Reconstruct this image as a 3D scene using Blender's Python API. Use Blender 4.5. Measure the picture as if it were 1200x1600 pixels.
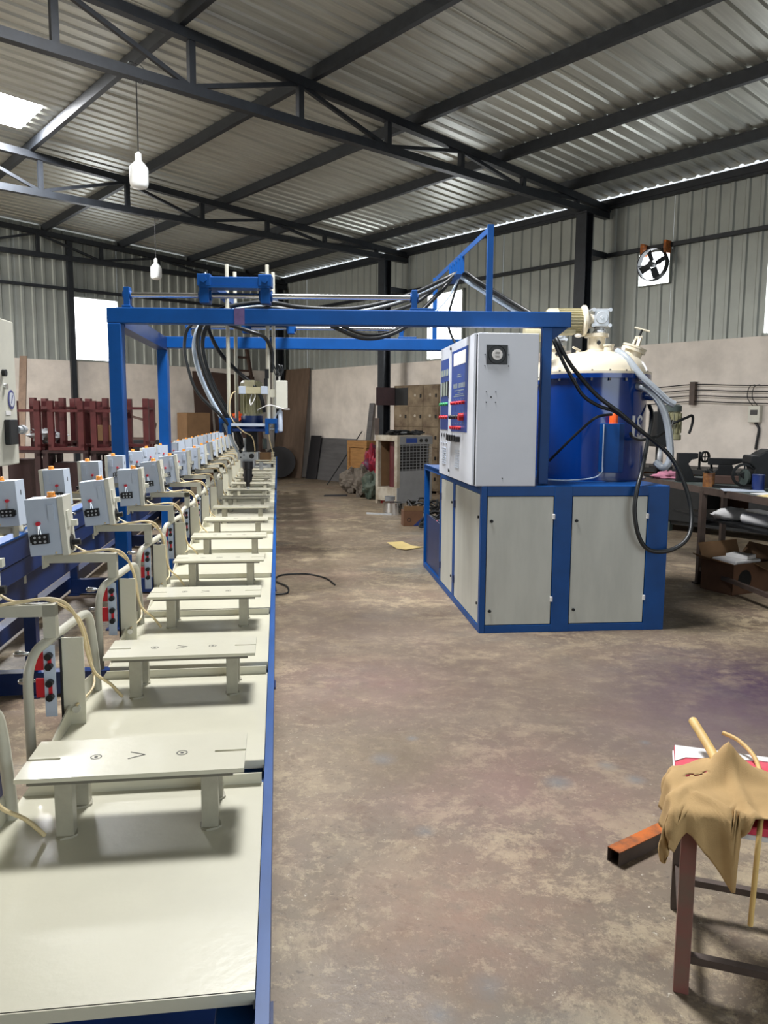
import bpy, math, random
from mathutils import Vector, Matrix

for o in list(bpy.data.objects):
    bpy.data.objects.remove(o, do_unlink=True)
scene = bpy.context.scene
COL = scene.collection
random.seed(7)
PI = math.pi
def R(a): return math.radians(a)

# ------------------------------------------------------------------ camera
PITCH = math.atan(145 / 1213.0); ROLL = R(0.4)
fw = Vector((0, math.cos(PITCH), -math.sin(PITCH))); up0 = Vector((0, math.sin(PITCH), math.cos(PITCH))); rt0 = Vector((1, 0, 0))
rt = rt0 * math.cos(ROLL) + up0 * math.sin(ROLL); upv = up0 * math.cos(ROLL) - rt0 * math.sin(ROLL)
cd = bpy.data.cameras.new('camera'); cam = bpy.data.objects.new('camera', cd); COL.objects.link(cam)
cd.sensor_fit = 'VERTICAL'; cd.sensor_height = 36; cd.lens = 36 * 1213.0 / 1600.0; cd.clip_start = 0.05; cd.clip_end = 300
m = Matrix((rt, upv, -fw)).transposed().to_4x4(); m.translation = (0, 0, 1.5); cam.matrix_world = m
scene.camera = cam

# ------------------------------------------------------------------ world, light, exposure
EXPOSURE = 0.12
W_SKY = 1.1
E_SKYLIGHT = 135.0
E_DOOR_NEAR = 170.0
E_FILL_LEFT = 820.0
E_PANE = 7.0
scene.view_settings.view_transform = 'Standard'; scene.view_settings.look = 'None'
scene.view_settings.gamma = 1.0; scene.view_settings.use_curve_mapping = False
scene.view_settings.exposure = EXPOSURE
w = bpy.data.worlds.new('sky'); scene.world = w; w.use_nodes = True
wn = w.node_tree.nodes; bgn = wn.get('Background') or wn.new('ShaderNodeBackground')
bgn.inputs[0].default_value = (0.86, 0.94, 1.0, 1); bgn.inputs[1].default_value = W_SKY

# building frame: t runs along the right wall towards the camera, s runs inwards from that wall
KX, KY = -2.665, 20.77
def BP(t, s, z=0.0):
    return Vector((KX + 0.6494 * t - 0.7604 * s, KY - 0.7604 * t - 0.6494 * s, z))
BROT = R(-49.5)            # local x = t, local y = -s

def area(name, loc, target, sx, sy, energy, color):
    l = bpy.data.lights.new(name, 'AREA'); l.shape = 'RECTANGLE'; l.size = sx; l.size_y = sy; l.energy = energy; l.color = color
    o = bpy.data.objects.new(name, l); COL.objects.link(o); o.location = loc
    o.rotation_euler = (Vector(target) - Vector(loc)).to_track_quat('-Z', 'Y').to_euler(); return o
# daylight through the big doorway behind the camera and an unseen side doorway added on the left to brighten the far wall
area('daylight_near_door', BP(23.9, 10.5, 2.4), BP(12, 10.5, 2.2), 8.0, 4.4, E_DOOR_NEAR, (0.82, 0.92, 1.0))
area('side_door_fill', BP(4.6, 19.6, 2.3), BP(2.6, 4, 1.6), 6.0, 4.2, E_FILL_LEFT, (1.0, 0.95, 0.86))

# ------------------------------------------------------------------ mesh helper
class MB:
    def __init__(s): s.v = []; s.f = []; s.fx = None
    def add(s, vs, fs):
        n = len(s.v); s.v += [tuple(p) for p in vs]; s.f += [tuple(i + n for i in f) for f in fs]; return s
    def box(s, c, d, rot=None):
        x, y, z = d[0] / 2, d[1] / 2, d[2] / 2
        P = [Vector(p) for p in ((-x, -y, -z), (x, -y, -z), (x, y, -z), (-x, y, -z), (-x, -y, z), (x, -y, z), (x, y, z), (-x, y, z))]
        if rot is not None: P = [rot @ p for p in P]
        c = Vector(c)
        return s.add([p + c for p in P], [(0, 3, 2, 1), (4, 5, 6, 7), (0, 1, 5, 4), (1, 2, 6, 5), (2, 3, 7, 6), (3, 0, 4, 7)])
    def bb(s, x0, x1, y0, y1, z0, z1):
        return s.box(((x0 + x1) / 2, (y0 + y1) / 2, (z0 + z1) / 2), (abs(x1 - x0), abs(y1 - y0), abs(z1 - z0)))
    def bar(s, a, b, w, h, up=(0, 0, 1)):
        a, b = Vector(a), Vector(b); d = b - a; L = d.length; y = d.normalized(); u = Vector(up)
        if abs(y.dot(u)) > 0.98: u = Vector((1, 0, 0))
        x = y.cross(u).normalized(); z = x.cross(y)
        return s.box((a + b) / 2, (w, L, h), Matrix((x, y, z)).transposed())
    def cyl(s, a, b, r0, r1=None, n=16, cap=True):
        r1 = r0 if r1 is None else r1
        a, b = Vector(a), Vector(b); d = (b - a).normalized(); q = d.orthogonal().normalized(); p = d.cross(q)
        vs = []
        for c, r in ((a, r0), (b, r1)):
            for i in range(n):
                t = 2 * PI * i / n; vs.append(c + (q * math.cos(t) + p * math.sin(t)) * r)
        fs = [(i, (i + 1) % n, n + (i + 1) % n, n + i) for i in range(n)]
        if cap: fs += [tuple(range(n - 1, -1, -1)), tuple(range(n, 2 * n))]
        return s.add(vs, fs)
    def lathe(s, prof, c=(0, 0, 0), axis=(0, 0, 1), n=24):
        d = Vector(axis).normalized(); q = d.orthogonal().normalized(); p = d.cross(q); c = Vector(c); vs = []; fs = []
        for r, h in prof:
            for i in range(n):
                t = 2 * PI * i / n; vs.append(c + d * h + (q * math.cos(t) + p * math.sin(t)) * max(r, 1e-4))
        for k in range(len(prof) - 1):
            for i in range(n): fs.append((k * n + i, k * n + (i + 1) % n, (k + 1) * n + (i + 1) % n, (k + 1) * n + i))
        if tuple(prof[0]) != tuple(prof[-1]):
            fs.append(tuple(range(n - 1, -1, -1))); k = len(prof) - 1; fs.append(tuple(k * n + i for i in range(n)))
        return s.add(vs, fs)
    def tube(s, pts, r, n=8, sub=5, smooth=True):
        P = [Vector(p) for p in pts]
        if smooth and len(P) > 2:
            Q = []
            for i in range(len(P) - 1):
                p0 = P[max(i - 1, 0)]; p1 = P[i]; p2 = P[i + 1]; p3 = P[min(i + 2, len(P) - 1)]
                for k in range(sub):
                    t = k / sub
                    Q.append(0.5 * ((2 * p1) + (p2 - p0) * t + (2 * p0 - 5 * p1 + 4 * p2 - p3) * t * t + (3 * p1 - p0 - 3 * p2 + p3) * t ** 3))
            Q.append(P[-1]); P = Q
        vs = []; fs = []; q = None
        for i, c in enumerate(P):
            d = (P[min(i + 1, len(P) - 1)] - P[max(i - 1, 0)]).normalized()
            if q is None: q = d.orthogonal().normalized()
            else:
                q = q - d * q.dot(d); q = q.normalized() if q.length > 1e-6 else d.orthogonal().normalized()
            p = d.cross(q)
            for k in range(n):
                t = 2 * PI * k / n; vs.append(c + (q * math.cos(t) + p * math.sin(t)) * r)
        for i in range(len(P) - 1):
            for k in range(n): fs.append((i * n + k, i * n + (k + 1) % n, (i + 1) * n + (k + 1) % n, (i + 1) * n + k))
        fs.append(tuple(range(n - 1, -1, -1))); b = (len(P) - 1) * n; fs.append(tuple(b + k for k in range(n)))
        return s.add(vs, fs)
    def prism(s, poly, a0, a1, axis='z'):
        def P(u, v, a): return {'z': (u, v, a), 'y': (u, a, v), 'x': (a, u, v)}[axis]
        n = len(poly); vs = [P(u, v, a0) for u, v in poly] + [P(u, v, a1) for u, v in poly]
        fs = [(i, (i + 1) % n, n + (i + 1) % n, n + i) for i in range(n)] + [tuple(range(n - 1, -1, -1)), tuple(range(n, 2 * n))]
        return s.add(vs, fs)
    def slab(s, a, b, c, d, th):
        a, b, c, d = map(Vector, (a, b, c, d)); nrm = (b - a).cross(d - a).normalized() * th
        return s.add([a, b, c, d, a + nrm, b + nrm, c + nrm, d + nrm], [(0, 3, 2, 1), (4, 5, 6, 7), (0, 1, 5, 4), (1, 2, 6, 5), (2, 3, 7, 6), (3, 0, 4, 7)])
    def ball(s, c, r, n=12, m=8, jit=0.0, seed=0):
        rr = random.Random(seed); c = Vector(c); vs = []; fs = []
        r = Vector(r) if hasattr(r, '__len__') else Vector((r, r, r))
        ph = [rr.uniform(0, 6.3) for _ in range(8)]
        for j in range(m + 1):
            th = PI * j / m
            for i in range(n):
                a = 2 * PI * i / n
                k = 1 + jit * (math.sin(3 * a + ph[0] + 2 * th) * .5 - 1.1 * abs(math.sin(4 * a + 2.5 * th + ph[4])) * abs(math.sin(3 * th + a + ph[5])) + .5 * abs(math.sin(9 * a + ph[6] - 3 * th)) + math.sin(5 * a + ph[1]) * math.sin(4 * th + ph[2]) * .6 + math.sin(7 * th + ph[3] + 2 * a) * .35 + rr.uniform(-.4, .4))
                vs.append(c + Vector((math.sin(th) * math.cos(a) * r.x, math.sin(th) * math.sin(a) * r.y, math.cos(th) * r.z)) * k)
        for j in range(m):
            for i in range(n): fs.append((j * n + i, (j + 1) * n + i, (j + 1) * n + (i + 1) % n, j * n + (i + 1) % n))
        return s.add(vs, fs)
    def mesh(s, name, mat, smooth=None, mirror=None):
        v = s.v; f = s.f
        if mirror is not None:
            v = [(mirror - p[0], p[1], p[2]) for p in v]; f = [tuple(reversed(q)) for q in f]
        me = bpy.data.meshes.new(name); me.from_pydata(v, [], f); me.update()
        import bmesh
        b = bmesh.new(); b.from_mesh(me); bmesh.ops.recalc_face_normals(b, faces=b.faces); b.to_mesh(me); b.free()
        if mat is not None: me.materials.append(mat)
        if smooth:
            for p in me.polygons: p.use_smooth = True
            me.set_sharp_from_angle(angle=R(smooth))
        return me

def tag(o, label=None, cat=None, group=None, kind=None):
    if label: o['label'] = label
    if cat: o['category'] = cat
    if group: o['group'] = group
    if kind: o['kind'] = kind
    return o
def link(name, data, parent=None, loc=None, rz=None, rot=None):
    o = bpy.data.objects.new(name, data); COL.objects.link(o)
    if parent is not None: o.parent = parent
    if loc is not None: o.location = loc
    if rz is not None: o.rotation_euler = (0, 0, rz)
    if rot is not None: o.rotation_euler = rot
    return o
def bevel(o, w, seg=2):
    md = o.modifiers.new('bevel', 'BEVEL'); md.width = w; md.segments = seg; md.limit_method = 'ANGLE'; md.angle_limit = R(40); md.harden_normals = False
    return o
def ob(name, mb, mat, parent=None, smooth=None, bev=0, **k):
    o = link(name, mb.mesh(name, mat, smooth), parent, **k)
    if bev: bevel(o, bev)
    return o
def thing(name, label, cat, loc=(0, 0, 0), rz=0.0, group=None):
    return tag(link(name, None, None, loc=loc, rz=rz), label, cat, group)

# ------------------------------------------------------------------ materials
def lin(c): return tuple(((v / 255) / 12.92 if v / 255 <= 0.04045 else (((v / 255) + 0.055) / 1.055) ** 2.4) for v in c) + (1.0,)
def mat(name, col, rough=0.5, metal=0.0, var=0.0, scale=6.0, bump=0.0, bscale=40.0, spec=0.5, coat=0.0, second=None, emit=0.0, alpha=1.0, trans=0.0, stretch=None):
    mt = bpy.data.materials.new(name); mt.use_nodes = True; nt = mt.node_tree; N = nt.nodes; L = nt.links
    b = N['Principled BSDF']
    b.inputs['Base Color'].default_value = lin(col); b.inputs['Roughness'].default_value = rough; b.inputs['Metallic'].default_value = metal
    b.inputs['Specular IOR Level'].default_value = spec
    if coat: b.inputs['Coat Weight'].default_value = coat; b.inputs['Coat Roughness'].default_value = 0.08
    if emit: b.inputs['Emission Color'].default_value = lin(col); b.inputs['Emission Strength'].default_value = emit
    if alpha < 1: b.inputs['Alpha'].default_value = alpha
    if trans: b.inputs['Transmission Weight'].default_value = trans
    if var or bump or second:
        tc = N.new('ShaderNodeTexCoord'); mp = N.new('ShaderNodeMapping'); L.new(tc.outputs['Object'], mp.inputs['Vector'])
        if stretch: mp.inputs['Scale'].default_value = stretch
        if var or second:
            n = N.new('ShaderNodeTexNoise'); n.inputs['Scale'].default_value = scale; n.inputs['Detail'].default_value = 6; n.inputs['Roughness'].default_value = 0.62
            L.new(mp.outputs['Vector'], n.inputs['Vector'])
            cr = N.new('ShaderNodeValToRGB'); L.new(n.outputs['Fac'], cr.inputs['Fac'])
            c0 = lin(col); c2 = lin(second) if second else tuple(x * (1 - var) for x in c0[:3]) + (1,)
            cr.color_ramp.elements[0].position = 0.36; cr.color_ramp.elements[0].color = c2
            cr.color_ramp.elements[1].position = 0.62; cr.color_ramp.elements[1].color = c0
            L.new(cr.outputs['Color'], b.inputs['Base Color'])
        if bump:
            n2 = N.new('ShaderNodeTexNoise'); n2.inputs['Scale'].default_value = bscale; n2.inputs['Detail'].default_value = 4
            L.new(mp.outputs['Vector'], n2.inputs['Vector'])
            bp = N.new('ShaderNodeBump'); bp.inputs['Strength'].default_value = bump; bp.inputs['Distance'].default_value = 0.02
            L.new(n2.outputs['Fac'], bp.inputs['Height']); L.new(bp.outputs['Normal'], b.inputs['Normal'])
    return mt

def floor_material():
    mt = bpy.data.materials.new('concrete_floor'); mt.use_nodes = True; nt = mt.node_tree; N = nt.nodes; L = nt.links; b = N['Principled BSDF']
    tc = N.new('ShaderNodeTexCoord')
    def noise(scale, detail=8, rough=0.6, dist=0.0):
        n = N.new('ShaderNodeTexNoise'); n.inputs['Scale'].default_value = scale; n.inputs['Detail'].default_value = detail
        n.inputs['Roughness'].default_value = rough; n.inputs['Distortion'].default_value = dist; L.new(tc.outputs['Object'], n.inputs['Vector']); return n
    def ramp(n, p0, p1, c0=(0, 0, 0, 1), c1=(1, 1, 1, 1)):
        r = N.new('ShaderNodeValToRGB'); r.color_ramp.elements[0].position = p0; r.color_ramp.elements[0].color = c0
        r.color_ramp.elements[1].position = p1; r.color_ramp.elements[1].color = c1; L.new(n, r.inputs['Fac']); return r
    def mix(fac, a, bcol, fmax=1.0):
        mx = N.new('ShaderNodeMix'); mx.data_type = 'RGBA'; mx.clamp_factor = True
        if fmax != 1.0:
            mu = N.new('ShaderNodeMath'); mu.operation = 'MULTIPLY'; mu.inputs[1].default_value = fmax; L.new(fac, mu.inputs[0]); fac = mu.outputs[0]
        L.new(fac, mx.inputs['Factor'])
        for sock, val in (('A', a), ('B', bcol)):
            s = [i for i in mx.inputs if i.name == sock and i.type == 'RGBA'][0]
            if isinstance(val, tuple): s.default_value = val
            else: L.new(val, s)
        return [o for o in mx.outputs if o.type == 'RGBA'][0]
    off = [0]
    def nz(scale, detail=15, rough=0.8, dist=0.0):
        off[0] += 7.3; mp = N.new('ShaderNodeMapping'); mp.inputs['Location'].default_value = (off[0], off[0] * .7, 0); L.new(tc.outputs['Object'], mp.inputs['Vector'])
        n = noise(scale, detail, rough, dist); L.new(mp.outputs['Vector'], n.inputs['Vector']); return n.outputs['Fac']
    def mul(a_, b_):
        mu = N.new('ShaderNodeMath'); mu.operation = 'MULTIPLY'; L.new(a_, mu.inputs[0]); L.new(b_, mu.inputs[1]); return mu.outputs[0]
    c = ramp(nz(0.8, 8, 0.6), 0.32, 0.68, lin((100, 85, 70)), lin((132, 117, 98))).outputs['Color']
    c = mix(ramp(nz(2.2, 12, 0.7), 0.45, 0.65).outputs['Color'], c, lin((112, 102, 86)), 0.5)
    worn = ramp(nz(0.9, 6, 0.6), 0.40, 0.58).outputs['Color']
    c = mix(mul(ramp(nz(3.5, 15, 0.82, .3), 0.49, 0.56).outputs['Color'], worn), c, lin((172, 155, 126)), 0.75)                 # worn pale cement
    c = mix(ramp(nz(16, 10, 0.8), 0.53, 0.59).outputs['Color'], c, lin((178, 162, 132)), 0.42)                              # pale flakes
    c = mix(ramp(nz(4.5, 15, 0.82, .5), 0.54, 0.63).outputs['Color'], c, lin((92, 70, 55)), 0.55)                           # brown dirt
    c = mix(ramp(nz(11, 12, 0.82), 0.57, 0.63).outputs['Color'], c, lin((80, 66, 56)), 0.5)
    c = mix(ramp(nz(0.9, 5, 0.55), 0.52, 0.68).outputs['Color'], c, lin((134, 100, 94)), 0.22)                               # pink dye
    c = mix(ramp(nz(0.7, 6, 0.6), 0.56, 0.70).outputs['Color'], c, lin((92, 100, 96)), 0.45)                                # grey green
    c = mix(ramp(nz(30, 6, 0.7), 0.60, 0.66).outputs['Color'], c, lin((70, 60, 52)), 0.55)                                  # specks
    c = mix(ramp(nz(40, 4, 0.7), 0.655, 0.70).outputs['Color'], c, lin((210, 202, 184)), 0.6)                               # pale chips
    # purple dye spilled on the floor right of the machine, broad brown-grey spots paint dimmer light onto the mid floor
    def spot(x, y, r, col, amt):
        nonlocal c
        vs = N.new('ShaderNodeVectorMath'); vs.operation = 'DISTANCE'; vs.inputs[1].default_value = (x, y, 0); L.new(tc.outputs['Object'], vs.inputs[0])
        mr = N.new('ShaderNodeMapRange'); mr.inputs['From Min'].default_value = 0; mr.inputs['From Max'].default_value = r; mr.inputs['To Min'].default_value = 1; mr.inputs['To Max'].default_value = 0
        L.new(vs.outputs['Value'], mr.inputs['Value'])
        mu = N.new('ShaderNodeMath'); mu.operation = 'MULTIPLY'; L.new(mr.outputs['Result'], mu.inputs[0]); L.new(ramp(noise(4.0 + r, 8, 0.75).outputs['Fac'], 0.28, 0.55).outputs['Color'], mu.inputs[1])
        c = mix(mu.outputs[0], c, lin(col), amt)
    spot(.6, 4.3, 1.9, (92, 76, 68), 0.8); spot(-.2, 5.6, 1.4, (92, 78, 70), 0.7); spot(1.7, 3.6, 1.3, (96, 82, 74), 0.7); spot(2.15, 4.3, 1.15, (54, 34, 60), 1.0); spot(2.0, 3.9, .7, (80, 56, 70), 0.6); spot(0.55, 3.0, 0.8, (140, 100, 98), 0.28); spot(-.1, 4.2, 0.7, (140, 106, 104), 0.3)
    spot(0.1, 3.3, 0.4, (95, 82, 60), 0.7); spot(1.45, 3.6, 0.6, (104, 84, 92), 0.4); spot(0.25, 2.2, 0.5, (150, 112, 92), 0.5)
    for i in range(9):
        rs = random.Random(i); spot(rs.uniform(-.2, 1.3), rs.uniform(1.6, 3.6), rs.uniform(.03, .09), (104, 106, 108), 0.75)
    L.new(c, b.inputs['Base Color'])
    rr = ramp(noise(3.0, 6).outputs['Fac'], 0.3, 0.7, (0.42, 0.42, 0.42, 1), (0.7, 0.7, 0.7, 1)); L.new(rr.outputs['Color'], b.inputs['Roughness'])
    bp = N.new('ShaderNodeBump'); bp.inputs['Strength'].default_value = 0.25; bp.inputs['Distance'].default_value = 0.01
    L.new(noise(30, 8, 0.7).outputs['Fac'], bp.inputs['Height']); L.new(bp.outputs['Normal'], b.inputs['Normal'])
    return mt

M = {}
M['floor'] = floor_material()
M['plaster'] = mat('white_plaster', (232, 222, 211), 0.85, var=0.22, scale=1.6, bump=0.25, bscale=9)
M['sheet'] = mat('painted_wall_sheet', (160, 164, 158), 0.48, 0.25, var=0.12, scale=2.0)
M['roof'] = mat('galvanised_roof', (200, 202, 194), 0.40, 0.55, var=0.25, scale=2.2, stretch=(6, .35, 1))
M['steel'] = mat('black_steel', (38, 42, 48), 0.5, 0.2, var=0.3, scale=9)
M['blue'] = mat('blue_paint', (0, 68, 134), 0.45, 0.0, var=0.16, scale=5, spec=0.3)
M['navy'] = mat('dark_blue_paint', (14, 44, 96), 0.4, 0.0, var=0.25, scale=7)
M['tankblue'] = mat('glossy_blue_paint', (0, 50, 124), 0.2, 0.0, var=0.1, scale=4, coat=0.6)
M['cream'] = mat('cream_paint', (203, 199, 178), 0.32, 0.0, var=0.06, scale=5, bump=0.03, bscale=50, coat=0.45)
M['creamtube'] = mat('cream_tube_paint', (188, 185, 168), 0.35, var=0.1, scale=9)
M['door'] = mat('grey_cream_door', (186, 187, 178), 0.4, var=0.12, scale=2.4, stretch=(3, 3, .6))
M['white'] = mat('white_cabinet_paint', (204, 208, 216), 0.42, var=0.05, scale=3)
M['boxgrey'] = mat('pale_blue_box_paint', (188, 198, 212), 0.42, var=0.05, scale=8)
M['legcream'] = mat('aged_cream_leg', (166, 161, 142), 0.4, var=0.15, scale=20)
M['edgegrey'] = mat('bare_plate_edge', (104, 100, 88), 0.5)
M['boxside'] = mat('box_lid_cream', (206, 204, 190), 0.42, var=0.08, scale=8)
M['black'] = mat('black_plastic', (20, 21, 23), 0.45)
M['rubber'] = mat('black_rubber_hose', (24, 26, 27), 0.42, var=0.2, scale=20)
M['orange'] = mat('orange_plastic', (238, 150, 52), 0.4)
M['redorange'] = mat('red_orange_plastic', (240, 92, 30), 0.4)
M['red'] = mat('red_plastic', (196, 32, 42), 0.4)
M['pinkred'] = mat('pink_red_lamp', (206, 50, 66), 0.3)
M['green'] = mat('green_plastic', (50, 150, 90), 0.4)
M['chrome'] = mat('chrome', (210, 212, 214), 0.18, 1.0)
M['alu'] = mat('cast_aluminium', (196, 200, 204), 0.35, 0.45, var=0.15, scale=20)
M['mark'] = mat('engraved_mark', (58, 56, 50), 0.7)
M['cable'] = mat('cream_cable', (214, 194, 150), 0.5, var=0.1, scale=30)
M['hosewhite'] = mat('pale_blue_hose', (176, 190, 205), 0.35)
M['clear'] = mat('clear_braided_hose', (190, 198, 206), 0.22, var=0.1, scale=60, trans=0.35, coat=0.3)
M['motor'] = mat('cream_motor_paint', (192, 184, 150), 0.45, var=0.15, scale=15)
M['olive'] = mat('olive_cream_motor', (150, 146, 112), 0.45, var=0.2, scale=15)
M['domecream'] = mat('cream_dome_paint', (216, 206, 184), 0.3, var=0.06, scale=4, coat=0.3)
M['maroon'] = mat('maroon_paint', (92, 40, 42), 0.5, var=0.25, scale=9)
M['darkmaroon'] = mat('dark_maroon_paint', (52, 28, 30), 0.6, var=0.3, scale=9)
M['ply'] = mat('brown_plywood', (112, 92, 76), 0.8, var=0.25, scale=3, stretch=(4, 4, .5))
M['plydark'] = mat('dark_brown_board', (76, 56, 48), 0.8, var=0.25, scale=3)
M['steelsheet'] = mat('grey_steel_sheet', (112, 110, 110), 0.55, 0.3, var=0.25, scale=3, stretch=(.5, 4, 4))
M['darksheet'] = mat('dark_rubber_and_shadow', (44, 42, 44), 0.7, var=0.2, scale=4)
M['kraft'] = mat('brown_cardboard', (138, 106, 74), 0.85, var=0.15, scale=5)
M['darkkraft'] = mat('dark_cardboard', (104, 72, 50), 0.85, var=0.2, scale=5)
M['wood'] = mat('yellow_wood', (170, 124, 72), 0.7, var=0.3, scale=4, stretch=(1, 1, 6))
M['handle'] = mat('pale_wood_handle', (222, 186, 116), 0.55, var=0.2, scale=14)
M['locker'] = mat('rusty_beige_locker', (134, 118, 94), 0.6, second=(92, 74, 56), scale=3.4)
M['cooler'] = mat('aged_cream_cooler', (184, 176, 160), 0.5, second=(146, 132, 112), scale=4)
M['coolergrey'] = mat('grey_cooler_sheet', (140, 142, 144), 0.5, var=0.15, scale=4)
M['sack'] = mat('woven_sack', (116, 106, 94), 0.9, var=0.35, scale=7, bump=0.5, bscale=30)
M['redbag'] = mat('red_plastic_bag', (178, 40, 56), 0.35, second=(70, 56, 78), scale=7)
M['greenbag'] = mat('green_striped_sack', (84, 92, 78), 0.7, second=(52, 66, 56), scale=8)
M['rust'] = mat('rusty_steel', (104, 66, 40), 0.7, second=(200, 110, 36), scale=14)
M['rusttop'] = mat('orange_rust', (186, 96, 30), 0.8, second=(104, 66, 40), scale=12)
M['pink'] = mat('pink_red_seat', (214, 52, 78), 0.6, second=(206, 90, 106), scale=4)
M['pinkleg'] = mat('red_stained_leg', (134, 78, 72), 0.55, second=(112, 94, 82), scale=5)
M['brownleg'] = mat('brown_painted_steel', (82, 68, 60), 0.6, var=0.3, scale=9)
M['rag'] = mat('khaki_cloth', (184, 152, 104), 0.95, var=0.16, scale=7, bump=0.12, bscale=420)
M['paper'] = mat('white_paper', (224, 222, 220), 0.8, var=0.05, scale=7)
M['yellowpaper'] = mat('yellow_card', (226, 202, 136), 0.8, var=0.06, scale=9)
M['label'] = mat('blue_panel_print', (22, 62, 140), 0.35, var=0.06, scale=6)
M['screen'] = mat('grey_green_display', (150, 160, 150), 0.3)
M['blackiron'] = mat('black_iron', (30, 31, 32), 0.55, 0.4, var=0.3, scale=12)
M['greyiron'] = mat('grey_green_iron', (70, 80, 76), 0.55, 0.2, var=0.3, scale=8)
M['darkblue'] = mat('dark_blue_tin', (36, 54, 110), 0.35, var=0.2, scale=8)
M['amber'] = mat('amber_tin', (150, 102, 56), 0.45, second=(96, 58, 34), scale=12)
M['bulb'] = mat('white_bulb_plastic', (226, 228, 226), 0.35)
M['pinkcloth'] = mat('pink_cloth', (196, 128, 150), 0.9, var=0.25, scale=14)
M['emblem'] = mat('violet_emblem', (70, 72, 130), 0.4)
M['purplerust'] = mat('violet_primer', (84, 66, 108), 0.6, var=0.3, scale=14)
def emis(name, col, st):
    mt = bpy.data.materials.new(name); mt.use_nodes = True; N = mt.node_tree.nodes; L = mt.node_tree.links; N.clear()
    e = N.new('ShaderNodeEmission'); e.inputs[0].default_value = col; e.inputs[1].default_value = st
    o = N.new('ShaderNodeOutputMaterial'); L.new(e.outputs[0], o.inputs[0]); return mt
M['pane'] = emis('daylit_window_pane', (0.93, 0.97, 1.0, 1), E_PANE)
M['skylight'] = emis('daylit_skylight_sheet', (0.97, 0.98, 1.0, 1), E_SKYLIGHT)

# ------------------------------------------------------------------ setting: floor
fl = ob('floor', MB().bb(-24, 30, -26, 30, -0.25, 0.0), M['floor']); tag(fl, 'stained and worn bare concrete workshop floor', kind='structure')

# ------------------------------------------------------------------ setting: walls (built in the building frame)
def corr(w0, w1, h0, h1, amp=0.028, per=0.22, h1b=None):
    """corrugated sheet in local x (across ribs) and local z (along ribs); ribs stand towards -y"""
    xs = []; k = math.floor(w0 / per) - 1
    while k * per < w1 + per:
        for dx, a in ((0.0, 0), (0.135, 0), (0.155, 1), (0.20, 1)):
            x = k * per + dx
            if w0 < x < w1: xs.append((x, a * amp))
        k += 1
    def val(x):
        d = (x % per)
        return 0 if d < .135 else amp * (d - .135) / .02 if d < .155 else amp if d < .2 else amp * (1 - (d - .2) / (per - .2))
    xs = [(w0, val(w0))] + xs + [(w1, val(w1))]
    h1b = h1 if h1b is None else h1b
    b = MB(); n = len(xs); vs = []
    for x, a in xs: vs.append((x, -a, h0))
    for x, a in xs: vs.append((x, -a, h1 + (h1b - h1) * (x - w0) / (w1 - w0)))
    b.add(vs, [(i, i + 1, n + i + 1, n + i) for i in range(n - 1)]); return b
ZM = 2.72          # top of the masonry
RS = 0.056         # roof slope
def roofz(s): return 5.165 + RS * (s if s < 9.9 else 19.8 - s)
LEN = 24.0; WID = 19.8
def structure(name, label, t=0.0, s=0.0, rz=BROT):
    return tag(link(name, None, None, loc=BP(t, s), rz=rz), label, kind='structure')
wr = structure('wall_right', 'long right wall, white plaster below and ribbed grey sheet above')
ob('masonry', MB().bb(-.2, LEN, 0.0, 0.23, 0, ZM), M['plaster'], wr)
def wall_sheets(wall, x0, x1, holes, top, sgn=1.0, shift=0.06):
    cuts = sorted(set([x0, x1] + [h[0] for h in holes] + [h[1] for h in holes])); edges = [x0]
    for a, b2 in zip(cuts[:-1], cuts[1:]):
        n = max(1, round((b2 - a) / 1.1)); edges += [a + (b2 - a) * (i + 1) / n for i in range(n)]
    for i, (a, b2) in enumerate(zip(edges[:-1], edges[1:])):
        hs = [h for h in holes if h[0] - 1e-4 <= a and b2 <= h[1] + 1e-4]; spans = [(ZM, None)]
        if hs: spans = [(ZM, hs[0][2]), (hs[0][3], None)]
        for z0, z1 in spans:
            za, zb = (top(a), top(b2)) if z1 is None else (z1, z1)
            if za - z0 < 0.03: continue
            o = ob('wall_sheet', corr(a, b2, z0 - (0.04 if z0 == ZM else 0), za, h1b=zb), M['sheet'], wall); o.location = (0, shift + 0.003 * (i % 2), 0)
holesR = [(5.42, 6.5, ZM, 4.10), (10.38, 10.93, 3.64, 4.16), (12.40, 13.5, ZM, 4.10)]
wall_sheets(wr, -.12, LEN, holesR, lambda x: 5.03)
ob('girt', MB().bb(0, LEN, -0.05, 0.02, 4.19, 4.25), M['steel'], wr)
ob('girt', MB().bb(0, LEN, -0.04, 0.05, 4.965, 5.035), M['steel'], wr)
wb = structure('wall_back', 'far end wall, white plaster below and ribbed grey sheet above', rz=BROT + PI / 2)
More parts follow.
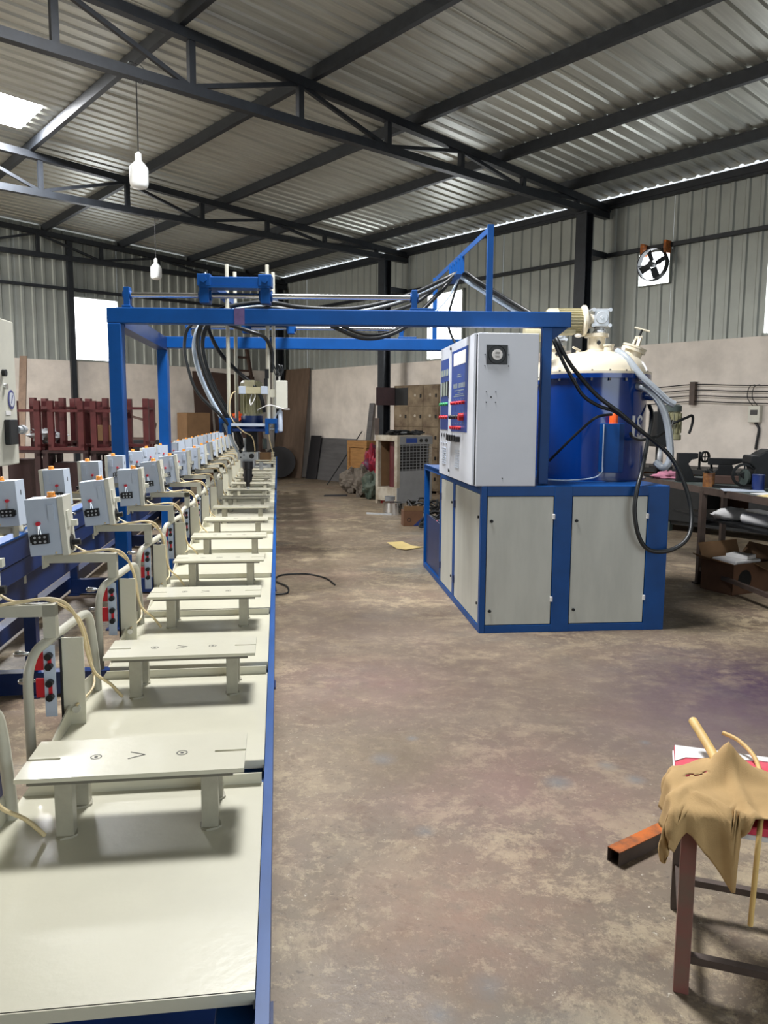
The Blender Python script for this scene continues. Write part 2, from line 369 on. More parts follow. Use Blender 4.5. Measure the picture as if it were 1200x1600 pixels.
# local x = -s.. use rotation so that local x runs along -s
ob('masonry', MB().bb(-WID, .23, 0.0, 0.23, 0, ZM), M['plaster'], wb)
wall_sheets(wb, -WID, .1, [(-5.45, -4.40, ZM, 4.12)], lambda x: roofz(-x) - 0.02)
ob('girt', MB().bb(-WID, 0, -0.05, 0.02, 4.21, 4.27), M['steel'], wb)
ob('wall_post', MB().bb(-5.53, -5.42, -.12, .0, 0, 5.3), M['steel'], wb)
ob('wall_post', MB().bb(-12.53, -12.42, -.12, .0, 0, 5.3), M['steel'], wb)
wl = structure('wall_left', 'left side wall of plaster and grey sheet with an unseen wide doorway added for light', 0, WID)
ob('masonry', MB().bb(-.2, 2, -.23, 0, 0, ZM), M['plaster'], wl); ob('masonry', MB().bb(8, LEN, -.23, 0, 0, ZM), M['plaster'], wl)
ob('wall_sheet', corr(-.2, 2, ZM, 5.1), M['sheet'], wl); ob('wall_sheet', corr(8, LEN, ZM, 5.1), M['sheet'], wl); ob('wall_sheet', corr(2, 8, 4.4, 5.1), M['sheet'], wl)
wnr = structure('wall_near', 'near end wall of plaster and grey sheet with a wide doorway', LEN, 0, rz=BROT + PI / 2)
for a, b2 in ((-WID, -14.6), (-6.4, 0)):
    ob('masonry', MB().bb(a, b2, -.23, 0, 0, ZM), M['plaster'], wnr); ob('wall_sheet', corr(a, b2, ZM, roofz(-b2) if b2 < -1 else roofz(-a), h1b=None), M['sheet'], wnr)
ob('wall_sheet', corr(-14.6, -6.4, 4.7, 5.3), M['sheet'], wnr)

# windows: frame, mullion and daylit pane
def window(name, label, wall_rot, org, x0, x1, z0, z1, nm, frame=0.035):
    o = tag(link(name, None, None, loc=org, rz=wall_rot), label, kind='structure')
    f = MB(); f.bb(x0, x1, -.02, .06, z0, z0 + frame); f.bb(x0, x1, -.02, .06, z1 - frame, z1); f.bb(x0, x0 + frame, -.02, .06, z0, z1); f.bb(x1 - frame, x1, -.02, .06, z0, z1)
    ob('window_frame', f, M['sheet'], o)
    n = nm + 1
    for i in range(n):
        a = x0 + frame + (x1 - x0 - 2 * frame) * i / n; b2 = x0 + frame + (x1 - x0 - 2 * frame) * (i + 1) / n
        ob('window_pane', MB().bb(a + .004, b2 - .004, .075, .083, z0 + .01, z1 - .01), M['pane'], o)
    return o
window('window_1', 'bright daylit window in the far end wall left of the blue gantry', BROT + PI / 2, BP(0, 0), -5.42, -4.40, ZM, 4.12, 0)
window('window_2', 'bright daylit window in the right wall behind the hose support', BROT, BP(0, 0), 5.44, 6.5, ZM, 4.10, 0)
window('window_3', 'bright daylit window at the right edge, in the right wall', BROT, BP(0, 0), 12.40, 13.5, ZM, 4.10, 0)
window('window_4', 'small square daylit opening behind the exhaust fan', BROT, BP(0, 0), 10.38, 10.93, 3.64, 4.16, 0, 0.012)

# ------------------------------------------------------------------ setting: roof
ce = structure('ceiling', 'corrugated grey metal roof on dark purlins with translucent skylights')
def roof_sheet_mesh(s0, s1, width=1.12):
    b = corr(0, width, 0, 1, amp=0.024); v = []
    for x, y, z in b.v:
        s = s0 + (s1 - s0) * z; v.append((x, -s, roofz(s) - y))
    b.v = v; return b
def split(s0, s1):
    return [(s0, s1)]
cache = {}
def roof_sheet(t, s0, s1, k, material='roof'):
    key = (s0, s1, material)
    if key not in cache:
        cache[key] = roof_sheet_mesh(s0, s1).mesh('roof_sheet' if material == 'roof' else 'skylight_sheet', M[material])
    link('roof_sheet' if material == 'roof' else 'skylight_sheet', cache[key], ce, loc=(t, 0, 0.004 * (k % 2)))
k = 0; t = -0.33
LIGHTS = (5, 12)
while t < LEN + .3:
    if k in LIGHTS:
        roof_sheet(t, -.04, 7.85, k); roof_sheet(t, 7.85, 9.1, k, 'skylight'); roof_sheet(t, 9.1, 9.9, k); roof_sheet(t, 9.9, 20.05, k)
    else:
        roof_sheet(t, -.04, 9.9, k); roof_sheet(t, 9.9, 20.05, k)
    t += 1.1; k += 1
for s in (1.05, 2.65, 4.33, 5.97, 7.6, 9.3):
    for s2 in (s, WID - s):
        z = roofz(s2); ob('purlin', MB().bb(-.2, LEN, -s2 - .035, -s2 + .035, z - .145, z - .004), M['steel'], ce)
z = roofz(.05)
for s2 in (.02, WID - .02):
    ob('purlin', MB().bb(-.2, LEN, -s2 - .035, -s2 + .035, z - .16, z - .055), M['steel'], ce)

# ------------------------------------------------------------------ roof trusses and columns
def truss(t, label):
    o = thing('roof_truss', label, 'roof truss', BP(t, 0), BROT, 'roof trusses')
    def top(s): return roofz(s) - .195
    def P(s, z): return (0, -s, z)
    zb = 4.86
    for side in (0, 1):
        f = (lambda s: s) if side == 0 else (lambda s: WID - s)
        ob('top_chord', MB().bar(P(f(-.02), top(0)), P(f(9.9), top(9.9)), .1, .1), M['steel'], o)
        ob('bottom_chord', MB().bar(P(f(0), zb), P(f(9.9), zb), .1, .1), M['steel'], o)
        vs = (.85, 2.17, 3.48, 4.8, 6.13, 7.48, 8.85)
        for s in vs: ob('web_post', MB().bb(-.035, .035, -f(s) - .035, -f(s) + .035, zb, top(s)), M['steel'], o)
        upn = True
        for a, b2 in zip(vs[::-1][:-1], vs[::-1][1:]):
            p, q = (P(f(a - .03), top(a) - .04), P(f(b2 + .05), zb + .05)) if upn else (P(f(a - .03), zb + .05), P(f(b2 + .05), top(b2) - .04))
            ob('web_diagonal', MB().bar(p, q, .045, .045), M['steel'], o); upn = not upn
    ob('ridge_post', MB().bb(-.035, .035, -9.94, -9.86, zb, top(9.9)), M['steel'], o)
    return o
truss(9.75, 'dark steel roof truss nearest the camera, crossing the upper left')
truss(4.8, 'dark steel roof truss in the middle, over the blue gantry')
truss(0.12, 'dark steel roof truss farthest away, against the far end wall')
truss(14.7, 'dark steel roof truss over the camera, out of the picture')
def column(t, s, label):
    o = thing('steel_column', label, 'column', BP(t, s), BROT, 'steel columns along the right wall')
    b = MB(); b.bb(-.1, .1, -.095, -.08, 0, 4.82); b.bb(-.1, .1, .08, .095, 0, 4.82); b.bb(-.008, .008, -.08, .08, 0, 4.82)
    ob('shaft', b, M['steel'], o); ob('base_plate', MB().bb(-.17, .17, -.17, .17, 0, .02), M['steel'], o)
    ob('cap_plate', MB().bb(-.12, .12, -.12, .12, 4.79, 4.812), M['steel'], o)
    ob('girt_bracket', MB().bb(-.03, .03, .09, s - .02, 4.17, 4.27), M['steel'], o)
column(9.75, .62, 'dark steel column right of the hose mast, behind the blue tank')
column(4.8, .62, 'dark steel column standing beside the beige lockers')
column(.15, .25, 'dark steel column in the far corner behind the leaning board')

# eave lamps: hanging LED bulbs
def bulb(loc, drop, label):
    o = thing('hanging_bulb', label, 'bulb', loc, 0, 'hanging bulbs')
    ob('bulb_globe', MB().lathe([(.001, -.15), (.06, -.148), (.083, -.132), (.092, -.10), (.094, .02), (.088, .05), (.062, .085), (.04, .105), (.034, .115)], n=20), M['bulb'], o, smooth=40)
    ob('bulb_socket', MB().lathe([(.03, .105), (.032, .12), (.03, .18), (.02, .19), (.012, .2)], n=14), M['bulb'], o, smooth=40)
    ob('hanging_wire', MB().cyl((0, 0, .19), (0, 0, drop), .006, n=6), M['black'], o)
    ob('wire_loop', MB().tube([(-.055, -.07, drop), (-.06, -.07, drop + .14), (.0, 0, drop + .16), (.055, .07, drop + .14), (.05, .07, drop), (0, 0, drop - .01)], .004, 6), M['chrome'], o)
bulb((-2.475, 8.11, 3.93), .87, 'nearest white hanging bulb, on a long wire from the nearest truss')
bulb((-3.86, 13.44, 3.96), .84, 'smaller looking white hanging bulb, farther away over the gantry corner')

# exhaust fan on the right wall
fan = thing('exhaust_fan', 'round dark exhaust fan hung in front of the small bright wall opening', 'fan', BP(10.72, .16, 3.93), BROT)
ob('fan_ring', MB().lathe([(.235, -.05), (.25, -.05), (.25, .05), (.235, .05), (.235, -.05)], axis=(0, 1, 0), n=28), M['steel'], fan, smooth=40)
ob('motor_hub', MB().cyl((0, -.08, 0), (0, .05, 0), .05, .04), M['steel'], fan, smooth=40)
for i in range(4):
    a = R(20 + 90 * i); c, s_ = math.cos(a), math.sin(a)
    ob('fan_blade', MB().slab((c * .05 - s_ * .04, .02, s_ * .05 + c * .04), (c * .05 + s_ * .05, -.02, s_ * .05 - c * .05), (c * .22 + s_ * .05, -.03, s_ * .22 - c * .05), (c * .22 - s_ * .05, .03, s_ * .22 + c * .05), .003), M['steel'], fan)
for x in (-.2, .2): ob('fan_bracket', MB().bb(x - .02, x + .02, -.02, .14, .16, .34), M['rust'], fan)
ob('fan_stay', MB().bar((-.24, 0, 0), (.24, 0, 0), .025, .01), M['steel'], fan)

# ------------------------------------------------------------------ conveyor (local x = across to the right, y = along the line)
CV = Vector((-.25, 1.534, 0)); CROT = R(7.8)
PITCH_T = .705; NFRONT = 20; NBACK = 18; MIR = -1.71; A_BACK = 2.09
cf = thing('conveyor_frame', 'long blue steel frame carrying the two rows of cream moulding carriages', 'conveyor', CV, CROT)
LEND = NFRONT * PITCH_T + .1
ob('outer_rail', MB().bb(-.05, .012, -.75, LEND, .655, .715), M['blue'], cf, bev=.004)
ob('outer_rail_lip', MB().bb(.004, .022, -.75, LEND, .68, .740), M['blue'], cf)
ob('inner_rail', MB().bb(-.46, -.40, -.75, LEND, .655, .715), M['navy'], cf)
ob('under_rail', MB().bb(-.05, 0, -.75, LEND, .30, .36), M['navy'], cf)
ob('outer_rail', MB().bb(MIR - .012, MIR + .05, .6, LEND, .655, .715), M['blue'], cf)
ob('inner_rail', MB().bb(MIR + .40, MIR + .46, .6, LEND, .655, .715), M['navy'], cf)
ob('floor_rail', MB().bb(-1.77, -1.70, .6, LEND, .06, .16), M['navy'], cf)
ob('drive_panel', MB().bb(-1.19, -1.155, .6, LEND, .835, .945), M['navy'], cf, bev=.003)
ob('drive_panel_cap', MB().bb(-1.215, -1.15, .6, LEND, .945, .953), M['blue'], cf)
ob('drive_panel', MB().bb(-1.19, -1.16, .6, LEND, .745, .83), M['navy'], cf, bev=.003)
ob('drive_channel', MB().bb(-1.23, -1.18, .6, LEND, .60, .745), M['navy'], cf)
a = .24
while a < LEND:
    for x in (-.03, -.43, MIR + .43, MIR + .03):
        if a < .5 and x < -1: continue
        ob('frame_leg', MB().bb(x - .03, x + .03, a - .03, a + .03, .012, .66), M['blue'] if x > -.1 else M['navy'], cf)
        ob('foot_plate', MB().bb(x - .045, x + .045, a - .06, a + .06, 0, .012), M['navy'], cf)
    ob('cross_beam', MB().bb(-1.70, -.06, a - .035, a + .035, .015, .135), M['navy'], cf)
    ob('cross_beam', MB().bb(-.42, -.05, a - .025, a + .025, .60, .655), M['navy'], cf)
    a += 2.49

def carriage_spec(mir):
    """list of (name, mesh, children) for one moulding carriage; mir mirrors x for the back row"""
    S = []
    def A(name, mb, mt, sm=None, fine=0, kids=None, org=None):
        if org is not None: mb.v = [(p[0] - org[0], p[1] - org[1], p[2] - org[2]) for p in mb.v]
        mm = None
        if mir is not None: mm = mir if org is None else 0.0
        e = dict(name=name, mesh=mb.mesh(name, M[mt], sm, mirror=mm), fine=fine, kids=kids or [], org=org); S.append(e); return e
    def K(lst, name, mb, mt, sm=None, fine=0, org=None):
        if org is not None: mb.v = [(p[0] - org[0], p[1] - org[1], p[2] - org[2]) for p in mb.v]
        mm = None if mir is None else (mir if org is None else 0.0)
        lst.append(dict(name=name, mesh=mb.mesh(name, M[mt], sm, mirror=mm), fine=fine, kids=[], org=None))
    # tray with folded edges
    b = MB(); b.bb(-.47, 0, -.598, 0, .745, .75); b.bb(-.47, .003, -.600, -.596, .732, .75); b.bb(0, .003, -.598, 0, .724, .75)
    b.prism([(-.47, .75), (0.0, .75), (0.0, .772), (-.455, .772)], -.004, 0.0, 'y')
    b.prism([(-.60, .75), (-.02, .75), (-.10, .80), (-.22, .815), (-.40, .79)], -.474, -.470, 'x')
    A('tray', b, 'cream')
    # jig plate with end slots, on four legs
    x0, x1, y0, y1, ym, sl, sw = -.425, -.027, -.185, -.02, -.105, .058, .004
    b = MB(); b.bb(x0, x1, y0, ym - sw, .860, .868); b.bb(x0, x1, ym + sw, y1, .860, .868); b.bb(x0 + sl, x1 - sl, ym - sw, ym + sw, .860, .868)
    mk = []
    K(mk, 'under_frame', MB().bb(x0 + .02, x1 - .02, y0 + .004, y1 - .004, .853, .860), 'edgegrey')
    for cx in (-.303, -.146):
        m2 = MB(); n = 20
        for ra, rb in ((.0105, .0085), (.0035, .0001)):
            vs = []; fs = []
            for i in range(n):
                t_ = 2 * PI * i / n; vs += [(cx + ra * math.cos(t_), ym + ra * math.sin(t_), .8684), (cx + rb * math.cos(t_), ym + rb * math.sin(t_), .8684)]
            fs = [(2 * i, 2 * ((i + 1) % n), 2 * ((i + 1) % n) + 1, 2 * i + 1) for i in range(n)]; m2.add(vs, fs)
        K(mk, 'engraved_ring', m2, 'mark', fine=1)
    m2 = MB(); m2.bar((-.243, ym + .015, .8684), (-.214, ym, .8684), .002, .0004); m2.bar((-.243, ym - .015, .8684), (-.214, ym, .8684), .002, .0004)
    K(mk, 'engraved_arrow', m2, 'mark', fine=1)
    A('jig_plate', b, 'cream', kids=mk)
    for lx in (-.345, -.09):
        for ly in (-.163, -.05):
            b = MB(); b.bb(lx - .015, lx + .015, ly - .013, ly + .013, .75, .860); b.prism([(lx + .019 * math.cos(i * PI / 6 + .2) * (1 + .12 * (i % 2)), ly + .018 * math.sin(i * PI / 6 + .2) * (1 + .12 * (i % 3))) for i in range(12)], .75, .754)
            A('jig_leg', b, 'legcream')
    # upright, post and arm
    yu = -.375
    b = MB(); b.bb(-.485, -.435, yu + .037, yu + .043, .70, .968)
    kk = []; K(kk, 'mounting_bolt', MB().cyl((-.455, yu + .027, .79), (-.455, yu + .04, .79), .009, n=10), 'chrome', fine=1)
    K(kk, 'edge_strip', MB().bb(-.4895, -.485, yu + .03, yu + .06, .71, .968), 'black', fine=1)
    A('upright_plate', b, 'cream', kids=kk)
    A('arm_post', MB().bb(-.511, -.483, yu - .014, yu + .014, .982, 1.062), 'creamtube')
    A('box_arm', MB().bb(-.70, -.483, yu - .014, yu + .014, 1.034, 1.062), 'creamtube')
    b = MB(); b.bb(-.702, -.672, yu - .035, yu + .02, 1.060, 1.066); b.bb(-.706, -.700, yu - .035, yu + .02, 1.02, 1.066); A('arm_bracket', b, 'creamtube')
    # bent tube guard
    xg = -.476
    A('guard_loop', MB().tube([(xg - .052, -.46, .70), (xg - .052, -.46, .82), (xg - .052, -.46, .895), (xg - .049, -.452, .935), (xg - .042, -.425, .962), (xg - .03, -.385, .972), (xg - .014, -.25, .976), (xg - .002, -.15, .978), (xg + .003, -.115, .962), (xg + .006, -.10, .92), (xg + .011, -.095, .84), (xg + .015, -.09, .74)], .0115, 8, 4), 'creamtube', 60)
    # slotted clamp strip with knobs, red jaws and handles
    kk = []
    for zz in (.94, .915, .875, .84): K(kk, 'clamp_knob', MB().cyl((-.500, yu - .028, zz), (-.500, yu - .012, zz), .0085, n=10), 'black', 40, fine=1)
    for zz in (.928, .857): K(kk, 'red_wedge', MB().bb(-.504, -.496, yu - .016, yu - .011, zz - .014, zz + .012), 'red', fine=1)
    A('slotted_strip', MB().bb(-.514, -.488, yu - .012, yu - .009, .79, .965), 'boxgrey', kids=kk, fine=2)
    for zz, xx in ((.93, -.585), (.863, -.578)):
        kk = []; K(kk, 'clamp_handle', MB().cyl((xx + .008, yu, zz + .012), (-.525, yu, zz + .012), .0035, n=8).lathe([(.001, -.012), (.007, -.008), (.008, 0), (.006, .014), (.003, .024)], (xx + .012, yu, zz + .012), (1, 0, 0), 10), 'chrome', 50, fine=1)
        A('red_jaw', MB().bb(-.534, -.512, yu - .01, yu - .004, zz - .026, zz + .02), 'red', kids=kk, fine=2)
    # cables
    A('cable', MB().tube([(-.66, yu - .05, 1.075), (-.62, yu - .02, 1.064), (-.56, yu, 1.068), (-.50, yu + .01, 1.072), (-.465, yu + .03, 1.05), (-.448, yu + .08, .98), (-.445, yu + .12, .90), (-.435, yu + .15, .84), (-.405, yu + .18, .80), (-.38, yu + .2, .757)], .0042, 6, 4), 'cable', 60)
    A('cable', MB().tube([(-.625, yu + .02, 1.09), (-.58, yu + .012, 1.066), (-.51, yu + .012, 1.07), (-.462, yu + .05, 1.03), (-.452, yu + .12, .97), (-.445, yu + .16, .86), (-.43, yu + .10, .82), (-.455, yu + .03, .80)], .0034, 6, 4), 'cable', 60, fine=1)
    # control box
    org = (-.675, yu, 1.066); X0, X1, Y0, Y1, Z0, Z1 = -.735, -.638, yu - .05, yu + .045, 1.066, 1.245
    kk = []
    K(kk, 'box_lid', MB().bb(X1 + .001, X1 + .018, Y0 - .004, Y1 + .004, Z0 - .004, Z1 + .003), 'boxside', org=org)
    K(kk, 'signal_cap', MB().lathe([(.015, 0), (.015, .004), (.012, .005), (.012, .015), (.010, .017)], (-.665, yu - .005, Z1), (0, 0, 1), 14), 'orange', 40, fine=0, org=org)
    K(kk, 'terminal_block', MB().bb(-.722, -.672, Y0 - .018, Y0, 1.105, 1.135).bb(-.728, -.715, Y0 - .012, Y0, 1.11, 1.13), 'black', org=org)
    K(kk, 'indicator_lamp', MB().cyl((-.70, Y0 - .012, 1.168), (-.70, Y0, 1.168), .007, n=10), 'pinkred', 40, fine=1, org=org)
    K(kk, 'lamp_lead', MB().cyl((-.702, Y0 - .009, 1.135), (-.70, Y0 - .008, 1.165), .0012, n=5).cyl((-.694, Y0 - .009, 1.135), (-.698, Y0 - .008, 1.165), .0012, n=5), 'chrome', fine=1, org=org)
    K(kk, 'lid_latch', MB().bb(-.668, -.650, Y0 - .005, Y0, 1.175, 1.225), 'boxgrey', fine=1, org=org)
    m2 = MB()
    for i in range(3):
        for j in range(2): m2.cyl((-.712 + .015 * i, Y0 - .0195, 1.112 + .014 * j), (-.712 + .015 * i, Y0 - .018, 1.112 + .014 * j), .004, n=8)
    K(kk, 'terminal_screws', m2, 'alu', fine=2, org=org)
    K(kk, 'lid_hinge', MB().bb(X1 + .018, X1 + .036, Y1 - .03, Y1 - .01, 1.145, 1.165).bb(X1 + .018, X1 + .022, Y0 + .02, Y0 + .05, 1.15, 1.20), 'boxside', fine=1, org=org)
    K(kk, 'selector_dial', MB().cyl((X1 + .018, yu, 1.095), (X1 + .022, yu, 1.095), .026, n=16).cyl((X1 + .02, yu, 1.095), (X1 + .045, yu, 1.095), .010, n=12), 'black', 40, fine=0, org=org)
    K(kk, 'side_slit', MB().bb(X0 - .001, X0, yu - .003, yu + .003, 1.185, 1.205), 'black', fine=1, org=org)
    A('control_box', MB().bb(X0, X1, Y0, Y1, Z0, Z1), 'boxgrey', kids=kk, org=org)
    return S
ORD = ['first', 'second', 'third', 'fourth', 'fifth', 'sixth', 'seventh', 'eighth', 'ninth', 'tenth', 'eleventh', 'twelfth', 'thirteenth', 'fourteenth', 'fifteenth', 'sixteenth', 'seventeenth', 'eighteenth', 'nineteenth', 'twentieth', 'twenty-first', 'twenty-second']
SPEC_F = carriage_spec(None); SPEC_B = carriage_spec(MIR)
rc = random.Random(11)
def carriage(spec, A, detail, mirrored, label, group):
    o = thing('moulding_carriage', label, 'carriage', CV + Vector((-math.sin(CROT) * A, math.cos(CROT) * A, 0)), CROT, group)
    for e in spec:
        if e['fine'] > detail: continue
        c = link(e['name'], e['mesh'], o)
        if e['org'] is not None:
            x = e['org'][0] if not mirrored else MIR - e['org'][0]
            c.location = (x, e['org'][1], e['org'][2] + .001)
            c.rotation_euler = (0, R(rc.uniform(-7, -1)) * (1 if not mirrored else .7), R(rc.uniform(-4, 4)))
        for q in e['kids']:
            if q['fine'] <= detail: link(q['name'], q['mesh'], c)
    return o
for k in range(NFRONT):
    carriage(SPEC_F, k * PITCH_T, 2 if k < 9 else 0 if k > 12 else 1, False, 'cream carriage with jig plate and control box, %s from camera in the nearer row' % ORD[k], 'carriages in the nearer row')
for k in range(NBACK):
    carriage(SPEC_B, A_BACK + k * PITCH_T, 2 if k < 5 else 1 if k < 8 else 0, True, 'cream carriage with upright control box, %s from camera in the farther row' % ORD[k], 'carriages in the farther row')

# control panel box at the left picture edge, on its own post in the middle of the loop
pb = thing('panel_box', 'tall off-white control box with round emblem at the left picture edge', 'control box', (-1.36, 2.60, 0), R(6))
ob('post', MB().bb(-.06, -.01, .03, .08, 0, 1.40), M['navy'], pb); ob('foot_plate', MB().bb(-.12, .05, -.03, .14, 0, .012), M['navy'], pb)
pbx = ob('box_body', MB().bb(-.30, .085, -.06, .14, 1.335, 1.825), M['boxside'], pb, bev=.004); 
ob('box_door', MB().bb(-.30, .078, -.075, -.062, 1.35, 1.815), M['boxgrey'], pbx, bev=.003)
n = 28
def oval(r0, r1, x0, x1): return MB().prism([(.085 + r0 * math.cos(2 * PI * i / n), 1.558 + r1 * math.sin(2 * PI * i / n)) for i in range(n)], x0, x1, 'x')
ob('emblem', oval(.030, .033, .0852, .0872), M['emblem'], pbx); ob('emblem_ring', oval(.021, .024, .0872, .0884), M['white'], pbx)
ob('emblem_stroke', MB().bar((.0886, .078, 1.545), (.0886, .092, 1.573), .005, .001, (1, 0, 0)), M['emblem'], pbx)
ob('terminal_block', MB().bb(.0852, .105, .01, .085, 1.405, 1.490), M['black'], pbx, bev=.003)
ob('cable_gland', MB().lathe([(.012, 0), (.012, .02), (.016, .021), (.016, .035), (.009, .036), (.009, .05)], (.100, .088, 1.455), (.25, 1, 0), 12), M['alu'], pbx, smooth=40)
ob('sticker', MB().bb(.0852, .0862, .03, .075, 1.505, 1.52), M['paper'], pbx)
ob('button', MB().cyl((.0852, .02, 1.645), (.097, .02, 1.645), .012, n=12), M['black'], pbx, smooth=40); ob('button', MB().cyl((.0852, .03, 1.60), (.095, .03, 1.60), .010, n=12), M['chrome'], pbx, smooth=40)

# ------------------------------------------------------------------ gantry
G = Vector((-1.80, 5.46, 0)); GROT = R(1.5)
GX = .055
g = thing('gantry', 'tall bright blue steel gantry spanning the conveyor up to the machine', 'gantry', G - Vector((GX, 0, 0)), GROT)
def gp(x, y, z): return (x, y, z)
for (x, y) in ((0, 0), (-.16, 1.88)):
    ob('gantry_post', MB().bb(x - .046, x + .046, y - .046, y + .046, .012, 2.14), M['blue'], g, bev=.006)
    ob('foot_plate', MB().bb(x - .11, x + .11, y - .11, y + .11, 0, .012), M['navy'], g)
ob('front_beam', MB().bb(-.05, 3.09 + GX, -.045, .045, 2.14, 2.245), M['blue'], g, bev=.006)
ob('rear_beam', MB().bb(-.215, 2.75, 1.835, 1.925, 2.14, 2.245), M['blue'], g, bev=.006)
ob('side_beam', MB().bar((0, .04, 2.178), (-.16, 1.84, 2.178), .1, .115), M['navy'], g)
ob('splice_plate', MB().bb(.765 + GX, .835 + GX, -.051, -.046, 2.138, 2.247), M['purplerust'], g)
ob('support_post', MB().bb(2.895 + GX, 2.962 + GX, -.04, .03, 1.05, 2.14), M['blue'], g, bev=.004)
ob('support_post', MB().bb(2.62, 2.69, 1.845, 1.915, 1.05, 2.14), M['blue'], g)
ob('gusset_plate', MB().prism([(3.017, 2.14), (3.13, 2.14), (3.017, 2.05)], -.01, 0, 'y'), M['blue'], g)
ob('mast', MB().bb(2.50 + GX, 2.54 + GX, -.02, .02, 2.245, 2.83), M['blue'], g)
ob('mast', MB().bb(2.29 + GX, 2.33 + GX, 1.86, 1.90, 2.245, 2.80), M['blue'], g)
hr = ob('hose_rack', MB().bar((2.52 + GX, 0, 2.81), (2.31 + GX, 1.88, 2.785), .006, .04), M['blue'], g)
for i in range(5):
    y = .82 + .10 * i
    ob('rack_hook', MB().bb(2.503 + GX - .112 * y, 2.537 + GX - .112 * y, y - .007, y + .007, 2.66, 2.79), M['blue'], hr)
ob('rack_rest', MB().bb(2.38 + GX, 2.43 + GX, .80, 1.26, 2.645, 2.66), M['blue'], hr)
for yb in (0.0, 1.88):
    nm = 'guide_rail'
    ob(nm, MB().cyl((.02 + GX, yb, 2.335), (2.02 + GX, yb, 2.335), .019, n=18), M['chrome'], g, smooth=40)
    for x in (.03 + GX, 2.0 + GX):
        b = MB(); b.bb(x - .02, x + .02, yb - .03, yb + .03, 2.245, 2.385); b.bb(x - .03, x + .14 if x > 1 else x + .03, yb - .04, yb + .04, 2.245, 2.262); b.cyl((x - .028, yb, 2.335), (x + .028, yb, 2.335), .03, n=14)
        ob('rail_bracket', b, M['blue'], g, bev=.003)
# travelling carriage on the rails
tc_ = thing('travelling_carriage', 'blue travelling carriage on chrome rails carrying the pouring head', 'carriage', G, GROT)
for yb in (0.0, 1.88):
    ob('top_beam', MB().bb(.545, .995, yb - .05, yb + .05, 2.395, 2.455), M['blue'], tc_, bev=.004)
    ob('top_plate', MB().bb(.53, 1.01, yb - .06, yb + .06, 2.38, 2.396), M['blue'], tc_)
    for x in (.563, .977):
        b = MB(); b.bb(x - .033, x + .033, yb - .05, yb + .05, 2.28, 2.382); b.cyl((x - .045, yb, 2.335), (x + .045, yb, 2.335), .036, n=16)
        ob('bearing_block', b, M['blue'], tc_, bev=.003)
        e = ob('end_block', MB().bb(x - .045, x + .045, yb - .062, yb + .05, 2.392, 2.472), M['blue'], tc_, bev=.004)
        ob('bolt', MB().cyl((x, yb - .075, 2.432), (x, yb - .06, 2.432), .022, n=6), M['blue'], e)
        ob('grease_nipple', MB().cyl((x, yb, 2.472), (x, yb, 2.492), .007, n=8), M['chrome'], e)
for x in (.60, .94): ob('cross_member', MB().bb(x - .025, x + .025, .05, 1.83, 2.385, 2.435), M['blue'], tc_)
ob('rod_platform', MB().bb(.56, .98, .42, .90, 2.27, 2.285), M['blue'], tc_)
RODS = ((.625, .50), (.635, .80), (.925, .50), (.935, .80))
for x, y in RODS:
    r_ = ob('lift_rod', MB().cyl((x, y, 1.40), (x, y, 2.64), .0145, n=12), M['creamtube'], tc_, smooth=40)
    ob('rod_collar', MB().cyl((x, y, 2.285), (x, y, 2.32), .026, n=12), M['creamtube'], r_)
# pouring head hung on the rods
hd = thing('pouring_head', 'motorised pouring head with black mixer hanging over the nearer carriages', 'pouring head', G, GROT)
for x in (.60, .95):
    b = MB(); b.bb(x - .045, x + .045, .46, .84, 1.475, 1.50); b.bb(x - .045 if x < .8 else x + .025, x - .025 if x < .8 else x + .045, .46, .84, 1.39, 1.50); b.bb(x - .045, x + .045, .445, .46, 1.46, 1.50)
    b.bb(x + .02 if x < .8 else x - .045, x + .045 if x < .8 else x - .02, .44, .50, 1.38, 1.50)
    ob('rod_clamp', b, M['blue'], hd, bev=.002)
ob('cross_bar', MB().bb(.64, .91, .46, .475, 1.44, 1.462), M['boxgrey'], hd)
ob('motor_plate', MB().bb(.645, .905, .50, .82, 1.40, 1.42), M['navy'], hd)
mo = MB(); mo.cyl((.775, .66, 1.52), (.775, .66, 1.73), .075, n=24)
mt_ = ob('motor', mo, M['olive'], hd, smooth=40)
for i in range(20):
    t_ = 2 * PI * i / 20; ob('cooling_fin', MB().bar((.775 + .083 * math.cos(t_), .66 + .083 * math.sin(t_), 1.535), (.775 + .083 * math.cos(t_), .66 + .083 * math.sin(t_), 1.715), .018, .005, (-math.sin(t_), math.cos(t_), 0)), M['olive'], mt_)
ob('fan_cowl', MB().lathe([(.08, 1.73), (.088, 1.735), (.088, 1.77), (.07, 1.79)], (.775, .66, 0), n=24), M['olive'], mt_, smooth=40)
ob('terminal_box', MB().bb(.735, .815, .55, .60, 1.69, 1.79), M['motor'], mt_, bev=.006)
ob('gear_flange', MB().lathe([(.10, 1.42), (.10, 1.445), (.085, 1.45), (.085, 1.52)], (.775, .66, 0), n=24), M['navy'], hd, smooth=40)
sb = ob('spreader_bar', MB().bb(.70, .915, .455, .485, 1.685, 1.735), M['motor'], hd)
for x in (.735, .90): ob('bar_clamp', MB().bb(x - .025, x + .025, .445, .495, 1.682, 1.74), M['boxgrey'], sb, bev=.002)
jb = ob('junction_box', MB().bb(.985, 1.07, .47, .53, 1.575, 1.785), M['boxside'], hd, bev=.004)
ob('cable_gland', MB().cyl((1.01, .50, 1.785), (1.01, .50, 1.825), .008, n=10), M['paper'], jb)
ob('box_bracket', MB().bb(.93, .99, .50, .51, 1.66, 1.72), M['creamtube'], jb)
